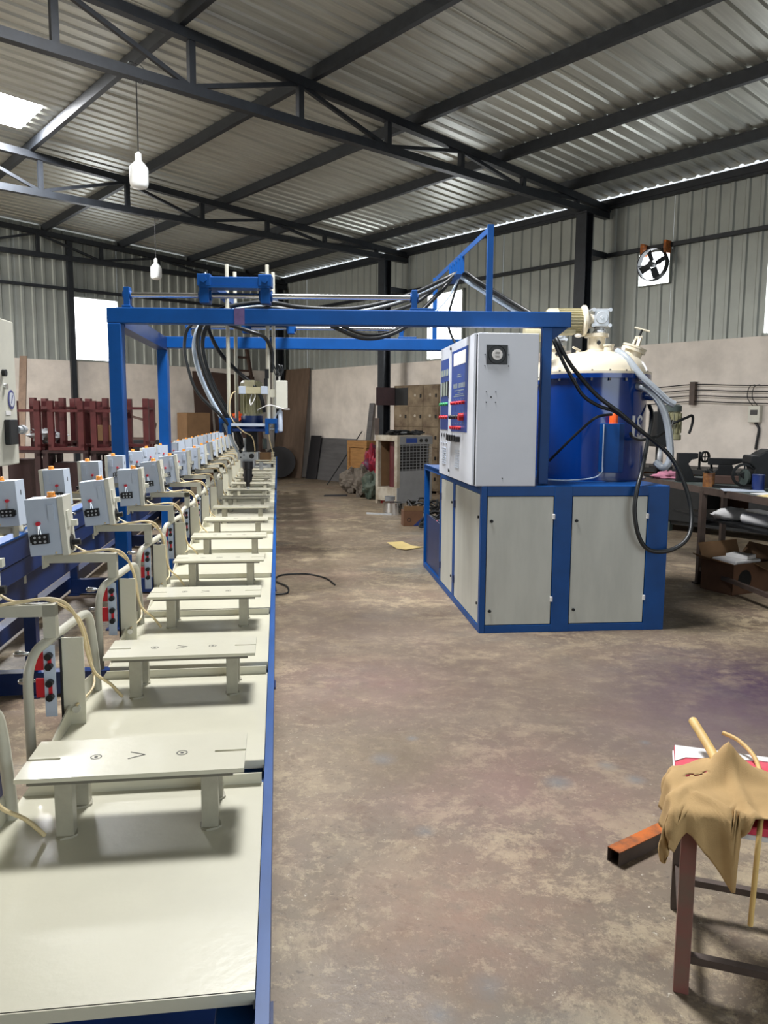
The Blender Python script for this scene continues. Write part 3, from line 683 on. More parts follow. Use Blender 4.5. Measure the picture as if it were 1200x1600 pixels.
fi = ob('air_filter', MB().lathe([(.012, 1.40), (.018, 1.405), (.018, 1.55), (.012, 1.56), (.008, 1.58)], (1.015, .50, 0), n=14), M['boxgrey'], hd, smooth=40)
ob('filter_stay', MB().bar((.93, .50, 1.42), (1.03, .50, 1.42), .02, .008).bar((.935, .50, 1.43), (1.0, .50, 1.555), .012, .008), M['boxgrey'], fi)
ob('drop_column', MB().bb(.74, .82, .60, .68, 1.24, 1.40), M['blackiron'], hd)
mx = .735; my = .66
mb_ = ob('mixing_block', MB().bb(mx - .07, mx + .09, my - .04, my + .06, 1.175, 1.24), M['alu'], hd, bev=.003)
ob('port_plug', MB().cyl((mx + .04, my - .045, 1.205), (mx + .04, my - .038, 1.205), .02, n=14), M['black'], mb_)
ob('bolt', MB().cyl((mx - .045, my - .043, 1.195), (mx - .045, my - .039, 1.195), .006, n=8), M['black'], mb_); ob('bolt', MB().cyl((mx - .02, my - .043, 1.215), (mx - .02, my - .039, 1.215), .006, n=8), M['black'], mb_)
ob('nozzle_plate', MB().bb(mx - .05, mx + .06, my - .035, my + .05, 1.115, 1.175), M['alu'], hd, bev=.003)
mi = ob('mixer_barrel', MB().lathe([(.012, .965), (.016, .97), (.017, 1.0), (.030, 1.005), (.034, 1.03), (.034, 1.10), (.04, 1.105), (.04, 1.165)], (mx + .01, my - .05, 0), n=18), M['black'], hd, smooth=40)
ob('nozzle_tip', MB().lathe([(.008, .945), (.011, .95), (.012, .966)], (mx + .01, my - .05, 0), n=12), M['alu'], mi)
ob('barrel_clip', MB().bb(mx - .03, mx + .05, my - .06, my - .03, 1.045, 1.06), M['black'], mi)
cy = ob('air_cylinder', MB().cyl((mx + .06, my - .02, 1.13), (mx + .16, my - .02, 1.13), .018, n=14), M['alu'], hd, smooth=40)
ob('cylinder_cap', MB().bb(mx + .10, mx + .125, my - .045, my + .005, 1.10, 1.16).bb(mx + .16, mx + .19, my - .035, my - .005, 1.115, 1.145), M['alu'], cy)
ob('fitting', MB().cyl((mx + .19, my - .02, 1.13), (mx + .205, my - .02, 1.13), .012, n=8), M['black'], cy)
ob('valve_block', MB().bb(mx + .10, mx + .185, my - .02, my + .05, 1.175, 1.235), M['kraft'], hd, bev=.003)
for dx in (-.015, .045): ob('hose_fitting', MB().lathe([(.017, 1.24), (.017, 1.27), (.012, 1.272), (.014, 1.30), (.014, 1.345)], (mx + dx, my, 0), n=12), M['alu'], hd, smooth=40)
ob('hose_fitting', MB().cyl((mx + .13, my + .06, 1.26), (mx + .13, my + .06, 1.34), .018, n=12), M['greyiron'], hd, smooth=40)
ob('air_line', MB().tube([(.68, .48, 1.70), (.655, .47, 1.68), (.635, .46, 1.60), (.64, .46, 1.52), (.68, .47, 1.45), (.73, .5, 1.40), (.79, .54, 1.36), (.805, .58, 1.28), (.80, .62, 1.23)], .005, 6), M['cable'], hd, smooth=60)
ob('air_line', MB().tube([(.655, .47, 1.39), (.66, .5, 1.33), (.68, .56, 1.27), (mx - .06, my - .02, 1.235)], .005, 6), M['paper'], hd, smooth=60)
ob('air_line', MB().tube([(.925, .49, 1.40), (.93, .52, 1.33), (.94, .58, 1.26), (.945, .6, 1.20), (.91, .63, 1.16)], .004, 6), M['cable'], hd, smooth=60)
ob('air_line', MB().tube([(.80, .5, 1.68), (.79, .46, 1.63), (.80, .45, 1.60), (.83, .46, 1.66), (.82, .47, 1.70)], .004, 6), M['paper'], hd, smooth=60)
ob('signal_cable', MB().tube([(.84, .49, 1.56), (.88, .46, 1.58), (.95, .44, 1.60), (1.05, .45, 1.57), (1.09, .47, 1.57)], .003, 6), M['paper'], hd, smooth=60)
for i in range(3):
    ob('signal_cable', MB().tube([(.95 - .01 * i, .52, 2.12), (.955, .5, 1.98 - .03 * i), (.965 + .015 * i, .49, 1.90 - .02 * i), (.99 + .02 * i, .48, 1.82), (1.04 - .01 * i, .48, 1.85 + .02 * i), (1.03 - .015 * i, .49, 1.90), (1.01, .50, 1.82)], .004, 6), M['rubber'], hd, smooth=60)
ob('valve_stack', MB().bb(.90, .925, .455, .48, 1.74, 1.80).bb(.905, .935, .46, .47, 1.80, 1.87), M['blackiron'], hd)

# hoses over the gantry
BUN = [(1.241, 6.2, 2.219), (1.019, 6.4, 2.392), (0.743, 6.5, 2.577), (0.611, 6.6, 2.672), (0.463, 6.6, 2.617), (0.249, 6.5, 2.503), (-0.012, 6.4, 2.405), (-0.316, 6.3, 2.339), (-0.66, 6.2, 2.338), (-0.87, 6.1, 2.357), (-1.042, 6.1, 2.346), (-1.239, 6.1, 2.306), (-1.346, 6.0, 2.212), (-1.398, 6.0, 2.069), (-1.377, 6.0, 1.902), (-1.303, 6.0, 1.71), (-1.208, 6.05, 1.516), (-1.145, 6.15, 1.342), (-1.125, 6.25, 1.262)]
SAG = [(0.95, 6.45, 2.43), (0.611, 6.62, 2.672), (0.464, 6.6, 2.556), (0.303, 6.5, 2.386), (0.172, 6.45, 2.251), (-0.01, 6.4, 2.163), (-0.189, 6.35, 2.146), (-0.366, 6.3, 2.205), (-0.56, 6.2, 2.29), (-0.797, 6.1, 2.338), (-1.0, 6.1, 2.33)]
def off(pts, dx, dy, dz, s=None): return [(p[0] + dx * (1 if s is None else math.sin(i * s)), p[1] + dy, p[2] + dz) for i, p in enumerate(pts)]
hl = [('thick black hose bundled over the rack, uppermost of the bundle', 'rubber', .017, off(BUN, 0, -.10, .012)), ('thick black hose in the bundle dipping behind the front beam', 'rubber', .016, [(p[0], p[1] + .05, p[2] - (.05 if 4 < i < 10 else -.008)) for i, p in enumerate(BUN)]),
      ('pale blue hose running down beside the lift rods to the pouring head', 'hosewhite', .017, [(p[0] - .04, p[1] - .05, p[2] + .006 if i < 4 else p[2] - .02) for i, p in enumerate(BUN)]),
      ('thin black hose swinging widest to the left of the lift rods', 'rubber', .012, [(p[0] - (.09 if 11 < i < 16 else 0), p[1] - .14, p[2] - .03 + (.05 if i < 4 else 0)) for i, p in enumerate(BUN)])]
for lab, mt2, r_, pts in hl:
    tag(ob('hose', MB().tube(pts, r_, 10, 5), M[mt2], smooth=60), lab, 'hose', 'hoses over the gantry')
tag(ob('hose', MB().tube(SAG, .017, 10), M['rubber'], smooth=60), 'black hose sagging lowest under the front gantry beam', 'hose', 'hoses over the gantry')
tag(ob('hose', MB().tube(off(SAG, .02, .06, .035), .014, 10), M['rubber'], smooth=60), 'black hose sagging just above the lowest one behind the beam', 'hose', 'hoses over the gantry')
tag(ob('hose', MB().tube([(-1.30, 6.05, 2.28), (-1.36, 6.1, 2.2), (-1.33, 6.1, 2.1), (-1.26, 6.1, 1.98), (-1.13, 6.08, 1.85), (-1.02, 6.05, 1.76), (-.95, 6.02, 1.66), (-.93, 6.05, 1.55)], .015, 10), M['rubber'], smooth=60), 'black hose crossing diagonally behind the lift rods to the motor', 'hose', 'hoses over the gantry')
tag(ob('hose', MB().tube([(-1.25, 6.0, 2.24), (-1.15, 5.95, 2.19), (-1.0, 5.9, 2.14), (-.90, 5.92, 2.10), (-.86, 6.0, 2.0), (-.87, 6.02, 1.85)], .015, 10), M['rubber'], smooth=60), 'short black hose sloping right just under the front beam', 'hose', 'hoses over the gantry')
tag(ob('cable', MB().tube([(.60, 6.55, 2.655), (.52, 6.5, 2.50), (.40, 6.45, 2.36), (.30, 6.4, 2.24)], .009, 8), M['hosewhite'], smooth=60), 'pale cable slanting left below the hose rack', 'cable')
tag(ob('cable', MB().tube([(.61, 6.62, 2.655), (.56, 6.6, 2.5), (.52, 6.6, 2.33), (.55, 6.6, 2.2), (.62, 6.55, 2.09), (.70, 6.5, 2.08)], .010, 8), M['rubber'], smooth=60), 'black cable dropping from the hose rack behind the white cabinet', 'cable')

# ------------------------------------------------------------------ foaming machine (local x right, y away, origin at the front left foot)
MO = Vector((.675, 5.347, 0)); MROT = R(6)
ma = thing('foaming_machine', 'blue framed machine base with grey-cream doors under the tank and cabinet', 'machine', MO, MROT)
BW, BD, BH = 1.36, 1.62, 1.045
ob('core', MB().bb(.03, BW - .03, .03, BD - .02, .03, BH - .03), M['navy'], ma)
for x0, x1 in ((0, .04), (.52, .65), (1.205, BW)):
    ob('front_post', MB().bb(x0, x1, 0, .05, 0.0, BH), M['blue'], ma, bev=.003)
ob('bottom_rail', MB().bb(.04, BW - .1, .002, .05, 0, .055), M['blue'], ma, bev=.003); ob('top_rail', MB().bb(.04, BW - .1, .002, .05, .975, BH), M['blue'], ma, bev=.003)
ob('bottom_rail', MB().bb(0, .05, .05, 2.56, 0, .05), M['blue'], ma, bev=.003); ob('top_rail', MB().bb(0, .05, .05, BD, .985, BH), M['blue'], ma, bev=.003)
for y0, y1 in ((.945, 1.03), (1.575, 1.64)): ob('side_post', MB().bb(0, .05, y0, y1, .05, .985), M['blue'], ma, bev=.003)
ob('top_plate', MB().bb(0.0, BW, .05, 2.56, BH - .03, BH), M['blue'], ma)
ob('right_panel', MB().bb(BW - .03, BW, .05, 2.5, 0, BH - .03), M['blue'], ma)
def door(mk, hinge_side):
    return mk
for x0, x1 in ((.045, .515), (.655, 1.20)):
    d = ob('door', MB().bb(x0, x1, .004, .022, .06, .97), M['door'], ma, bev=.002)
    for z in (.16, .80): ob('door_lock', MB().cyl((x0 + .03, -.006, z), (x0 + .03, .004, z), .011, n=12), M['blackiron'], d)
    for z in (.24, .83): ob('door_hinge', MB().bb(x1 - .006, x1 + .012, -.008, .006, z - .018, z + .018), M['paper'], d, bev=.003)
for y0, y1 in ((.055, .94), (1.035, 1.57)):
    d = ob('side_door', MB().bb(.004, .022, y0, y1, .055, .98), M['door'], ma, bev=.002)
    for z in (.20, .82):
        ob('door_lock', MB().cyl((-.005, y0 + .035, z), (.004, y0 + .035, z), .010, n=10), M['blackiron'], d)
        ob('door_hinge', MB().bb(-.010, .006, y1 - .01, y1 + .02, z - .03, z + .03), M['navy'], d)
# open frame behind
ob('frame_post', MB().bb(0, .05, 2.51, 2.56, .05, 1.0), M['blue'], ma); ob('frame_post', MB().bb(BW - .05, BW, 2.51, 2.56, 0, 1.0), M['blue'], ma)
ob('frame_top_rail', MB().bb(0, .05, 1.64, 2.56, 1.0, 1.05), M['blue'], ma); ob('side_sheet', MB().bb(.02, .026, 1.64, 2.51, .05, .55), M['navy'], ma)
ob('rear_rail', MB().bb(.05, BW - .05, 2.51, 2.56, 0, .05), M['blue'], ma)
ob('tray_floor', MB().bb(.03, BW - .05, 1.62, 2.51, .03, .05), M['navy'], ma)
# things stored in the open frame
sp = MB().lathe([(.10, 0), (.10, .012), (.045, .014), (.045, .13), (.10, .132), (.10, .145)], n=20)
o = ob('white_spool', sp, M['paper'], smooth=40, loc=MO + Vector((-.02, 2.28, .50))); tag(o, 'white plastic spool lying in the open end of the machine base', 'spool')
o = ob('storage_crate', MB().bb(-.18, .18, -.16, .16, 0, .45), M['navy'], loc=MO + Vector((.06, 2.26, .05)), rz=MROT); tag(o, 'dark crate standing inside the open end of the machine base', 'crate')
o = ob('hose_coil', MB().tube([(.0, .10 * math.cos(i * .6) - .02, .20 + .13 * math.sin(i * .6)) for i in range(4, 12)], .022, 10), M['rubber'], smooth=60, loc=MO + Vector((-.17, 2.06, .18)), rz=MROT); tag(o, 'black hose curled in the open end of the machine base', 'hose')

# control cabinet
cc = thing('control_cabinet', 'tall white control cabinet with blue button panels and a black fan', 'cabinet', MO + Matrix.Rotation(MROT, 3, 'Z') @ Vector((-.058, 0, BH)), MROT)
CW, CD, CH = .435, 1.30, 1.04
cb = ob('cabinet_body', MB().bb(.012, CW, .0, CD, 0, CH), M['white'], cc, bev=.004)
ob('door_gasket', MB().bb(.006, .012, .016, CD - .006, .01, CH - .01), M['black'], cc)
FZ = lambda z: z - BH
def cab_door(y0, y1, panel_y0, panel_y1, pz0, pz1):
    d = ob('cabinet_door', MB().bb(-.012, .006, y0, y1, .004, CH - .004), M['white'], cc, bev=.003)
    p = ob('printed_panel', MB().bb(-.0145, -.0122, panel_y0, panel_y1, FZ(pz0), FZ(pz1)), M['label'], d)
    return d, p
d1, p1 = cab_door(.02, .885, .20, .80, 1.41, 2.02)
d2, p2 = cab_door(.895, CD, .93, 1.27, 1.42, 1.985)
def knobs(parent, z, ys, mt2, r=.014, h=.022, name='push_button'):
    for y in ys: ob(name, MB().cyl((-.0145, y, FZ(z)), (-.0145 - h, y, FZ(z)), r, r * .9, n=12), M[mt2], parent, smooth=40)
knobs(d1, 1.625, [.30 + .105 * i for i in range(5)], 'red'); knobs(d1, 1.52, [.46 + .09 * i for i in range(4)], 'black', .016, .032, 'selector_switch'); knobs(d1, 1.52, [.34], 'red', .03, .035, 'emergency_stop')
knobs(d1, 1.44, [.42 + .08 * i for i in range(5)], 'red')
knobs(d2, 1.625, [.96 + .085 * i for i in range(4)], 'green'); knobs(d2, 1.52, [.96 + .085 * i for i in range(4)], 'red')
for y in (.97, 1.08, 1.19):
    ob('digital_meter', MB().bb(-.020, -.0145, y - .03, y + .03, FZ(1.85), FZ(1.90)), M['screen'], p2)
    ob('analog_meter', MB().bb(-.022, -.0145, y - .035, y + .025, FZ(1.69), FZ(1.80)), M['screen'], p2)
    ob('meter_bezel', MB().bb(-.0215, -.0145, y - .046, y - .036, FZ(1.685), FZ(1.805)), M['black'], p2)
    ob('key_hole', MB().bb(-.0165, -.0145, y - .012, y + .012, FZ(1.36), FZ(1.39)), M['black'], d2)
    ob('vent_louvre', MB().bb(-.0165, -.012, y - .008, y + .03, FZ(1.31), FZ(1.315)), M['boxgrey'], d2)
ob('protective_film', MB().bb(-.0158, -.0146, .27, .72, FZ(1.905), FZ(2.0)), M['paper'], p1)
# printed lettering, too small to read: strokes and lines
rl = random.Random(5)
for i in range(11):
    y = .29 + .04 * i
    if i == 6: continue
    ob('printed_stroke', MB().bb(-.0152, -.0146, y, y + .022, FZ(1.735), FZ(1.77)), M['screen'], p1)
for z, a_, b_ in ((1.815, .42, .58), (1.83, .44, .56), (1.715, .32, .66), (1.70, .44, .54), (1.685, .34, .64), (1.672, .30, .70)):
    ob('printed_line', MB().bb(-.0152, -.0146, a_, b_, FZ(z), FZ(z + .005)), M['screen'], p1)
for z in (1.65, 1.55, 1.47):
    for i in range(5): ob('printed_tick', MB().bb(-.0152, -.0146, .31 + .1 * i, .335 + .1 * i, FZ(z), FZ(z + .004)), M['screen'], p1)
ob('main_switch', MB().bb(-.045, -.012, .44, .80, FZ(1.335), FZ(1.375)), M['black'], d1, bev=.004)
for i in range(4): ob('switch_lever', MB().bb(-.058, -.045, .46 + .09 * i, .50 + .09 * i, FZ(1.345), FZ(1.385)), M['black'], d1)
for d_, yc in ((d1, .56), (d2, 1.10)):
    for i in range(8): ob('vent_louvre', MB().bb(-.0175, -.012, yc - .10, yc + .05, FZ(1.14 + .018 * i), FZ(1.147 + .018 * i)), M['boxgrey'], d_)
for z in (2.05, 1.10): ob('door_lock', MB().cyl((-.012, .84, FZ(z)), (-.022, .84, FZ(z)), .012, n=10), M['black'], d1)
fn = ob('fan_grille', MB().bb(.07, .215, -.006, .0, FZ(1.875), FZ(2.005)), M['black'], cc)
ob('fan_ring', MB().lathe([(.058, 0), (.062, 0), (.062, .004), (.058, .004), (.058, 0)], (.1425, -.006, FZ(1.94)), (0, -1, 0), 24), M['blackiron'], fn)
ob('fan_hub', MB().cyl((.1425, -.013, FZ(1.94)), (.1425, -.006, FZ(1.94)), .036, n=24), M['paper'], fn)
for z in (1.945, 1.955, 1.93, 1.922): ob('hub_print', MB().bb(.127, .158, -.0135, -.013, FZ(z), FZ(z + .002)), M['mark'], fn)
for x, z in ((.06, 1.865), (.225, 1.865), (.06, 1.94), (.225, 1.94), (.075, 1.69), (.075, 1.62), (.14, 1.69), (.14, 1.62), (.20, 1.10)):
    ob('screw', MB().cyl((x, -.003, FZ(z)), (x, .0, FZ(z)), .004, n=8), M['blackiron'], cb)
ob('cable_hole', MB().cyl((.108, -.001, FZ(1.655)), (.108, .0, FZ(1.655)), .006, n=10), M['black'], cb)

# tanks
def tank(x, y, r, z1, label, letters):
    o = thing('tank', label, 'tank', MO + Matrix.Rotation(MROT, 3, 'Z') @ Vector((x, y, BH)), 0.0, 'chemical tanks on the machine')
    h = z1 - BH
    ob('shell', MB().lathe([(r + .02, 0), (r + .02, .012), (r, .013), (r, h - .03), (r, h - .028)], n=64), M['tankblue'], o, smooth=40)
    rm = ob('rim_flange', MB().lathe([(r, h - .035), (r + .03, h - .035), (r + .03, h), (r, h + .0)], n=64), M['tankblue'], o, smooth=40)
    for i in range(20):
        t_ = 2 * PI * i / 20; ob('rim_bolt', MB().cyl((math.cos(t_) * (r + .016), math.sin(t_) * (r + .016), h - .055), (math.cos(t_) * (r + .016), math.sin(t_) * (r + .016), h + .028), .009, n=6), M['chrome'], rm)
    q = r / .40
    dm = ob('dome', MB().lathe([(r + .03, h), (r + .03, h + .018), (r - .0, h + .02), (r * .985, h + .05), (r * .93, h + .095), (r * .82, h + .135), (r * .64, h + .165), (r * .42, h + .183), (r * .2, h + .19), (.01, h + .192)], n=64), M['domecream'], o, smooth=50)
    ob('neck', MB().lathe([(.085, h + .185), (.085, h + .20), (.07, h + .205), (.07, h + .30), (.095, h + .302), (.095, h + .328), (.06, h + .33)], n=28), M['domecream'], o, smooth=40)
    ob('stub_pipe', MB().lathe([(.036, h + .15), (.036, h + .22), (.042, h + .222), (.042, h + .235), (.03, h + .236)], (.06, -.14, 0), n=18), M['domecream'], o, smooth=40)
    ob('sight_hole', MB().cyl((.0, -.075, h + .255), (.0, -.066, h + .255), .016, n=14), M['black'], o)
    zz = h + .33
    gb = MB(); gb.lathe([(.05, 0), (.055, .015), (.04, .03), (.045, .05)], (.02, 0, zz), n=18); gb.bb(-.04, .08, -.055, .055, zz + .05, zz + .19)
    gx = ob('gearbox', gb, M['alu'], o, bev=.006)
    for dx in (-.045, .085):
        for dz in (.06, .18): ob('gearbox_lug', MB().cyl((dx, -.065, zz + dz), (dx, .065, zz + dz), .015, n=10), M['alu'], gx, smooth=40)
    ob('gearbox_cover', MB().lathe([(.05, 0), (.045, .01), (.015, .012), (.012, .02)], (.02, -.055, zz + .12), (0, -1, 0), 18), M['alu'], gx, smooth=40)
    return o, h, zz
tk, hh, zz = tank(1.10, .84, .40, 1.855, 'large glossy blue tank with cream dome lid on the machine', True)
# motor laid on its side
mm_ = ob('stirrer_motor', MB().cyl((-.33, 0, zz + .10), (-.12, 0, zz + .10), .082, n=28), M['motor'], tk, smooth=40)
for i in range(26):
    t_ = 2 * PI * i / 26; ob('cooling_fin', MB().bar((-.32, .088 * math.cos(t_), zz + .10 + .088 * math.sin(t_)), (-.135, .088 * math.cos(t_), zz + .10 + .088 * math.sin(t_)), .004, .02, (0, math.cos(t_), math.sin(t_))), M['motor'], mm_)
ob('fan_cowl', MB().lathe([(.075, 0), (.095, .02), (.098, .09), (.09, .095)], (-.41, 0, zz + .10), (1, 0, 0), 28), M['motor'], mm_, smooth=40)
ob('motor_flange', MB().lathe([(.09, 0), (.118, .008), (.122, .012), (.122, .03), (.10, .045), (.06, .06), (.05, .09)], (-.13, 0, zz + .10), (1, 0, 0), 32), M['domecream'], mm_, smooth=40)
ob('motor_plug', MB().ball((-.16, -.05, zz - .02), (.03, .02, .016), 10, 6), M['paper'], mm_, smooth=60)
ob('terminal_box', MB().bb(-.30, -.18, -.06, .06, zz - .01, zz + .03), M['motor'], mm_, bev=.006)
# filling lid with yoke and tee handle
vx, vy, vz = .265, -.06, hh + .16
ax = Vector((.35, -.1, 1)).normalized()
fl_ = ob('filling_lid', MB().lathe([(.075, -.05), (.075, .03), (.095, .032), (.095, .05), (.09, .052), (.09, .056), (.095, .058), (.095, .072), (.05, .078)], (vx, vy, vz), ax, 28), M['domecream'], tk, smooth=40)
c0 = Vector((vx, vy, vz)) + ax * .07; sd = Vector((0, 1, 0)) - ax * ax.y; sd.normalize()
ob('yoke', MB().bar(c0 - sd * .07, c0 - sd * .045 + ax * .075, .03, .02).bar(c0 + sd * .07, c0 + sd * .045 + ax * .075, .03, .02).bar(c0 - sd * .06 + ax * .075, c0 + sd * .06 + ax * .075, .03, .022), M['domecream'], fl_, bev=.003)
ob('screw_spindle', MB().cyl(c0, c0 + ax * .14, .009, n=10), M['blackiron'], fl_, smooth=40)
tt = Vector((.9, -.3, -.3)); tt.normalize(); ob('tee_handle', MB().cyl(c0 + ax * .14 - tt * .06, c0 + ax * .14 + tt * .06, .008, n=10), M['domecream'], fl_, smooth=40)
ob('hose_barb', MB().cyl((.155, -.16, hh + .19), (.18, -.17, hh + .19), .022, n=14), M['paper'], tk)
ob('vent_tap', MB().cyl((-.17, -.1, hh + .15), (-.17, -.1, hh + .19), .016, n=12).bar((-.21, -.11, hh + .215), (-.15, -.09, hh + .19), .02, .012), M['domecream'], tk)
# side outlet
ob('outlet_pipe', MB().cyl((.27, -.27, hh - .10), (.33, -.33, hh - .10), .03, n=14), M['tankblue'], tk, smooth=40)
ob('side_outlet', MB().cyl((.33, -.18, hh - .16), (.47, -.18, hh - .16), .035, n=14), M['tankblue'], tk, smooth=40)
# painted letters IS wrapped on the shell
th0 = math.atan2(-6.28, -1.68)
def onshell(u, z, dr=.0012): a_ = th0 + u / 0.40; return ((0.40 + dr) * math.cos(a_), (0.40 + dr) * math.sin(a_), z - BH)
def stroke(poly, w, name):
    vs = []; fs = []
    P = [Vector((p[0], p[1])) for p in poly]
    for i, p in enumerate(P):
        d = (P[min(i + 1, len(P) - 1)] - P[max(i - 1, 0)]).normalized(); n_ = Vector((-d.y, d.x)) * w / 2
        vs += [onshell(p.x + n_.x, p.y + n_.y), onshell(p.x - n_.x, p.y - n_.y)]
    for i in range(len(P) - 1): fs.append((2 * i, 2 * i + 1, 2 * i + 3, 2 * i + 2))
    ob(name, MB().add(vs, fs), M['paper'], tk)
u0 = 0.40 * R(48)
stroke([(u0, 1.372), (u0, 1.43), (u0, 1.49), (u0, 1.54)], .032, 'painted_letter')
sx = u0 + .085; S_ = []
for i in range(17):
    t_ = R(20 + 250 * i / 16); S_.append((sx + .034 * math.cos(t_), 1.497 + .037 * math.sin(t_)))
S2 = []
for i in range(17):
    t_ = R(90 - 250 * i / 16); S2.append((sx + .034 * math.cos(t_), 1.415 + .037 * math.sin(t_)))
stroke(S_ + S2, .022, 'painted_letter')
# blue box on the tank front with the orange cap
tb = ob('sensor_box', MB().prism([(-.055, -.44), (-.05, -.50), (.06, -.52), (.11, -.47), (.11, -.35), (-.055, -.36)], .07, .435), M['blue'], tk, bev=.004)
tb.location = (.0, .0, 0)
ob('orange_cap', MB().lathe([(.034, .435), (.034, .44), (.031, .442), (.031, .50), (.028, .505), (.008, .506), (.006, .515)], (.03, -.455, 0), n=20), M['redorange'], tb, smooth=40)
ob('weld_seam', MB().bb(-.058, -.052, -.51, -.50, .09, .43), M['boxgrey'], tb)
ob('earth_wire', MB().tube([(-.05, -.50, .11), (-.06, -.51, .07), (-.12, -.50, .03), (-.30, -.48, .008), (-.42, -.40, .006), (-.52, -.38, .012)], .005, 6), M['hosewhite'], tk, smooth=60)
tk2, h2, z2 = tank(1.14, 1.98, .34, 1.86, 'second blue tank, hidden behind the large one beside the cabinet', False)
ob('stirrer_motor', MB().cyl((-.30, 0, z2 + .12), (-.06, 0, z2 + .12), .075, n=24), M['motor'], tk2, smooth=40)

# hoses and clear tubes round the tank
HA = [(0.95, 6.45, 2.43), (1.10, 6.3, 2.30), (1.20, 6.0, 2.19), (1.221, 5.7, 2.099), (1.286, 5.64, 1.958), (1.363, 5.62, 1.845), (1.509, 5.58, 1.678), (1.666, 5.57, 1.561), (1.832, 5.6, 1.435), (2.056, 5.65, 1.27), (2.156, 5.62, 1.1), (2.21, 5.55, 0.875), (2.162, 5.45, 0.69), (2.031, 5.42, 0.596), (1.88, 5.41, 0.594), (1.795, 5.40, 0.689), (1.755, 5.40, 0.869), (1.772, 5.42, 1.024), (1.826, 5.5, 1.152), (1.958, 5.8, 1.348), (2.069, 6.05, 1.529), (2.085, 6.17, 1.62)]
tag(ob('hose', MB().tube(HA, .0155, 10), M['rubber'], smooth=60), 'long black hose crossing the blue tank and looping down at the base corner', 'hose', 'black hoses across the tank')
HB = [(1.05, 6.4, 2.37), (1.18, 6.0, 2.2), (1.196, 5.69, 2.093), (1.239, 5.66, 1.996), (1.288, 5.64, 1.891), (1.359, 5.63, 1.769), (1.429, 5.62, 1.669), (1.54, 5.60, 1.60), (1.64, 5.595, 1.568), (1.76, 5.60, 1.488)]
tag(ob('hose', MB().tube(HB, .013, 10), M['rubber'], smooth=60), 'shorter black hose joining the long one above the orange cap', 'hose', 'black hoses across the tank')
tag(ob('hose', MB().tube([(1.772, 5.62, 1.41), (1.83, 5.75, 1.38), (1.95, 5.9, 1.36), (2.07, 5.95, 1.38), (2.2, 6.05, 1.44), (2.28, 6.2, 1.5)], .012, 10), M['rubber'], smooth=60), 'short black hose branching right across the painted letters', 'hose', 'black hoses across the tank')
tag(ob('cable', MB().tube([(1.23, 5.80, 1.20), (1.322, 5.74, 1.312), (1.431, 5.70, 1.431), (1.534, 5.66, 1.525), (1.67, 5.76, 1.545)], .010, 8), M['rubber'], smooth=60), 'black cable curving up the tank to the orange cap', 'cable')
tag(ob('clear_hose', MB().tube([(1.785, 6.08, 2.032), (1.83, 5.98, 1.975), (1.922, 5.9, 1.832), (2.022, 5.88, 1.738), (2.112, 5.88, 1.658), (2.172, 5.88, 1.625)], .026, 12), M['clear'], smooth=60), 'clear hose hanging from the dome with a loose cut end', 'hose', 'clear hoses beside the tank')
tag(ob('clear_hose', MB().tube([(1.90, 6.0, 1.768), (1.975, 5.92, 1.738), (2.065, 5.9, 1.643), (2.13, 5.9, 1.5), (2.163, 5.9, 1.322), (2.165, 5.9, 1.202), (2.128, 5.92, 1.148), (2.085, 5.97, 1.188)], .027, 12), M['clear'], smooth=60), 'longer clear hose arching down the right side of the tank', 'hose', 'clear hoses beside the tank')

# ------------------------------------------------------------------ workbenches on the right
WROT = R(6)
wbn = thing('workbench', 'long cluttered steel workbench with brown edge, right of the machine', 'workbench', (3.05, 6.15, 0), WROT)
ob('bench_top', MB().bb(0, .95, -1.2, 2.35, .865, .90), M['greyiron'], wbn)
ob('bench_edge', MB().bb(-.02, 0, -1.2, 2.35, .84, .902), M['brownleg'], wbn)
for x in (-.05, .88):
    for y in (-1.1, .98, 2.25):
        ob('bench_leg', MB().bb(x + .02, x + .07, y - .025, y + .025, 0, .865), M['brownleg'], wbn)
        ob('leg_foot', MB().bb(x + .0, x + .10, y - .04, y + .04, 0, .01), M['brownleg'], wbn)
ob('floor_rail', MB().bar((-.005, 1.0, .14), (-.005, -1.15, .12), .035, .035), M['brownleg'], wbn)
ob('cross_rail', MB().bar((.02, 1.0, .15), (.9, 1.0, .15), .03, .03), M['brownleg'], wbn)
ob('lower_shelf', MB().bb(.02, .92, -1.1, 1.6, .60, .62), M['blackiron'], wbn)
def wloc(x, y, z): v = Matrix.Rotation(WROT, 3, 'Z') @ Vector((x, y, 0)); return (3.05 + v.x, 6.15 + v.y, z)
# bundles on the shelf
o = ob('white_bundle', MB().ball((0, 0, .055), (.16, .10, .06), 16, 10, .18, 3), M['paper'], loc=wloc(.14, .75, .62), smooth=60); tag(o, 'crumpled off-white cloth bundle on the shelf under the workbench', 'cloth')
o = ob('white_roll', MB().cyl((0, -.16, .06), (0, .16, .06), .055, .05, n=14), M['paper'], loc=wloc(.14, .32, .62), smooth=40, rz=.3); tag(o, 'pale rolled sheet on the shelf, right of the cloth bundle', 'roll')
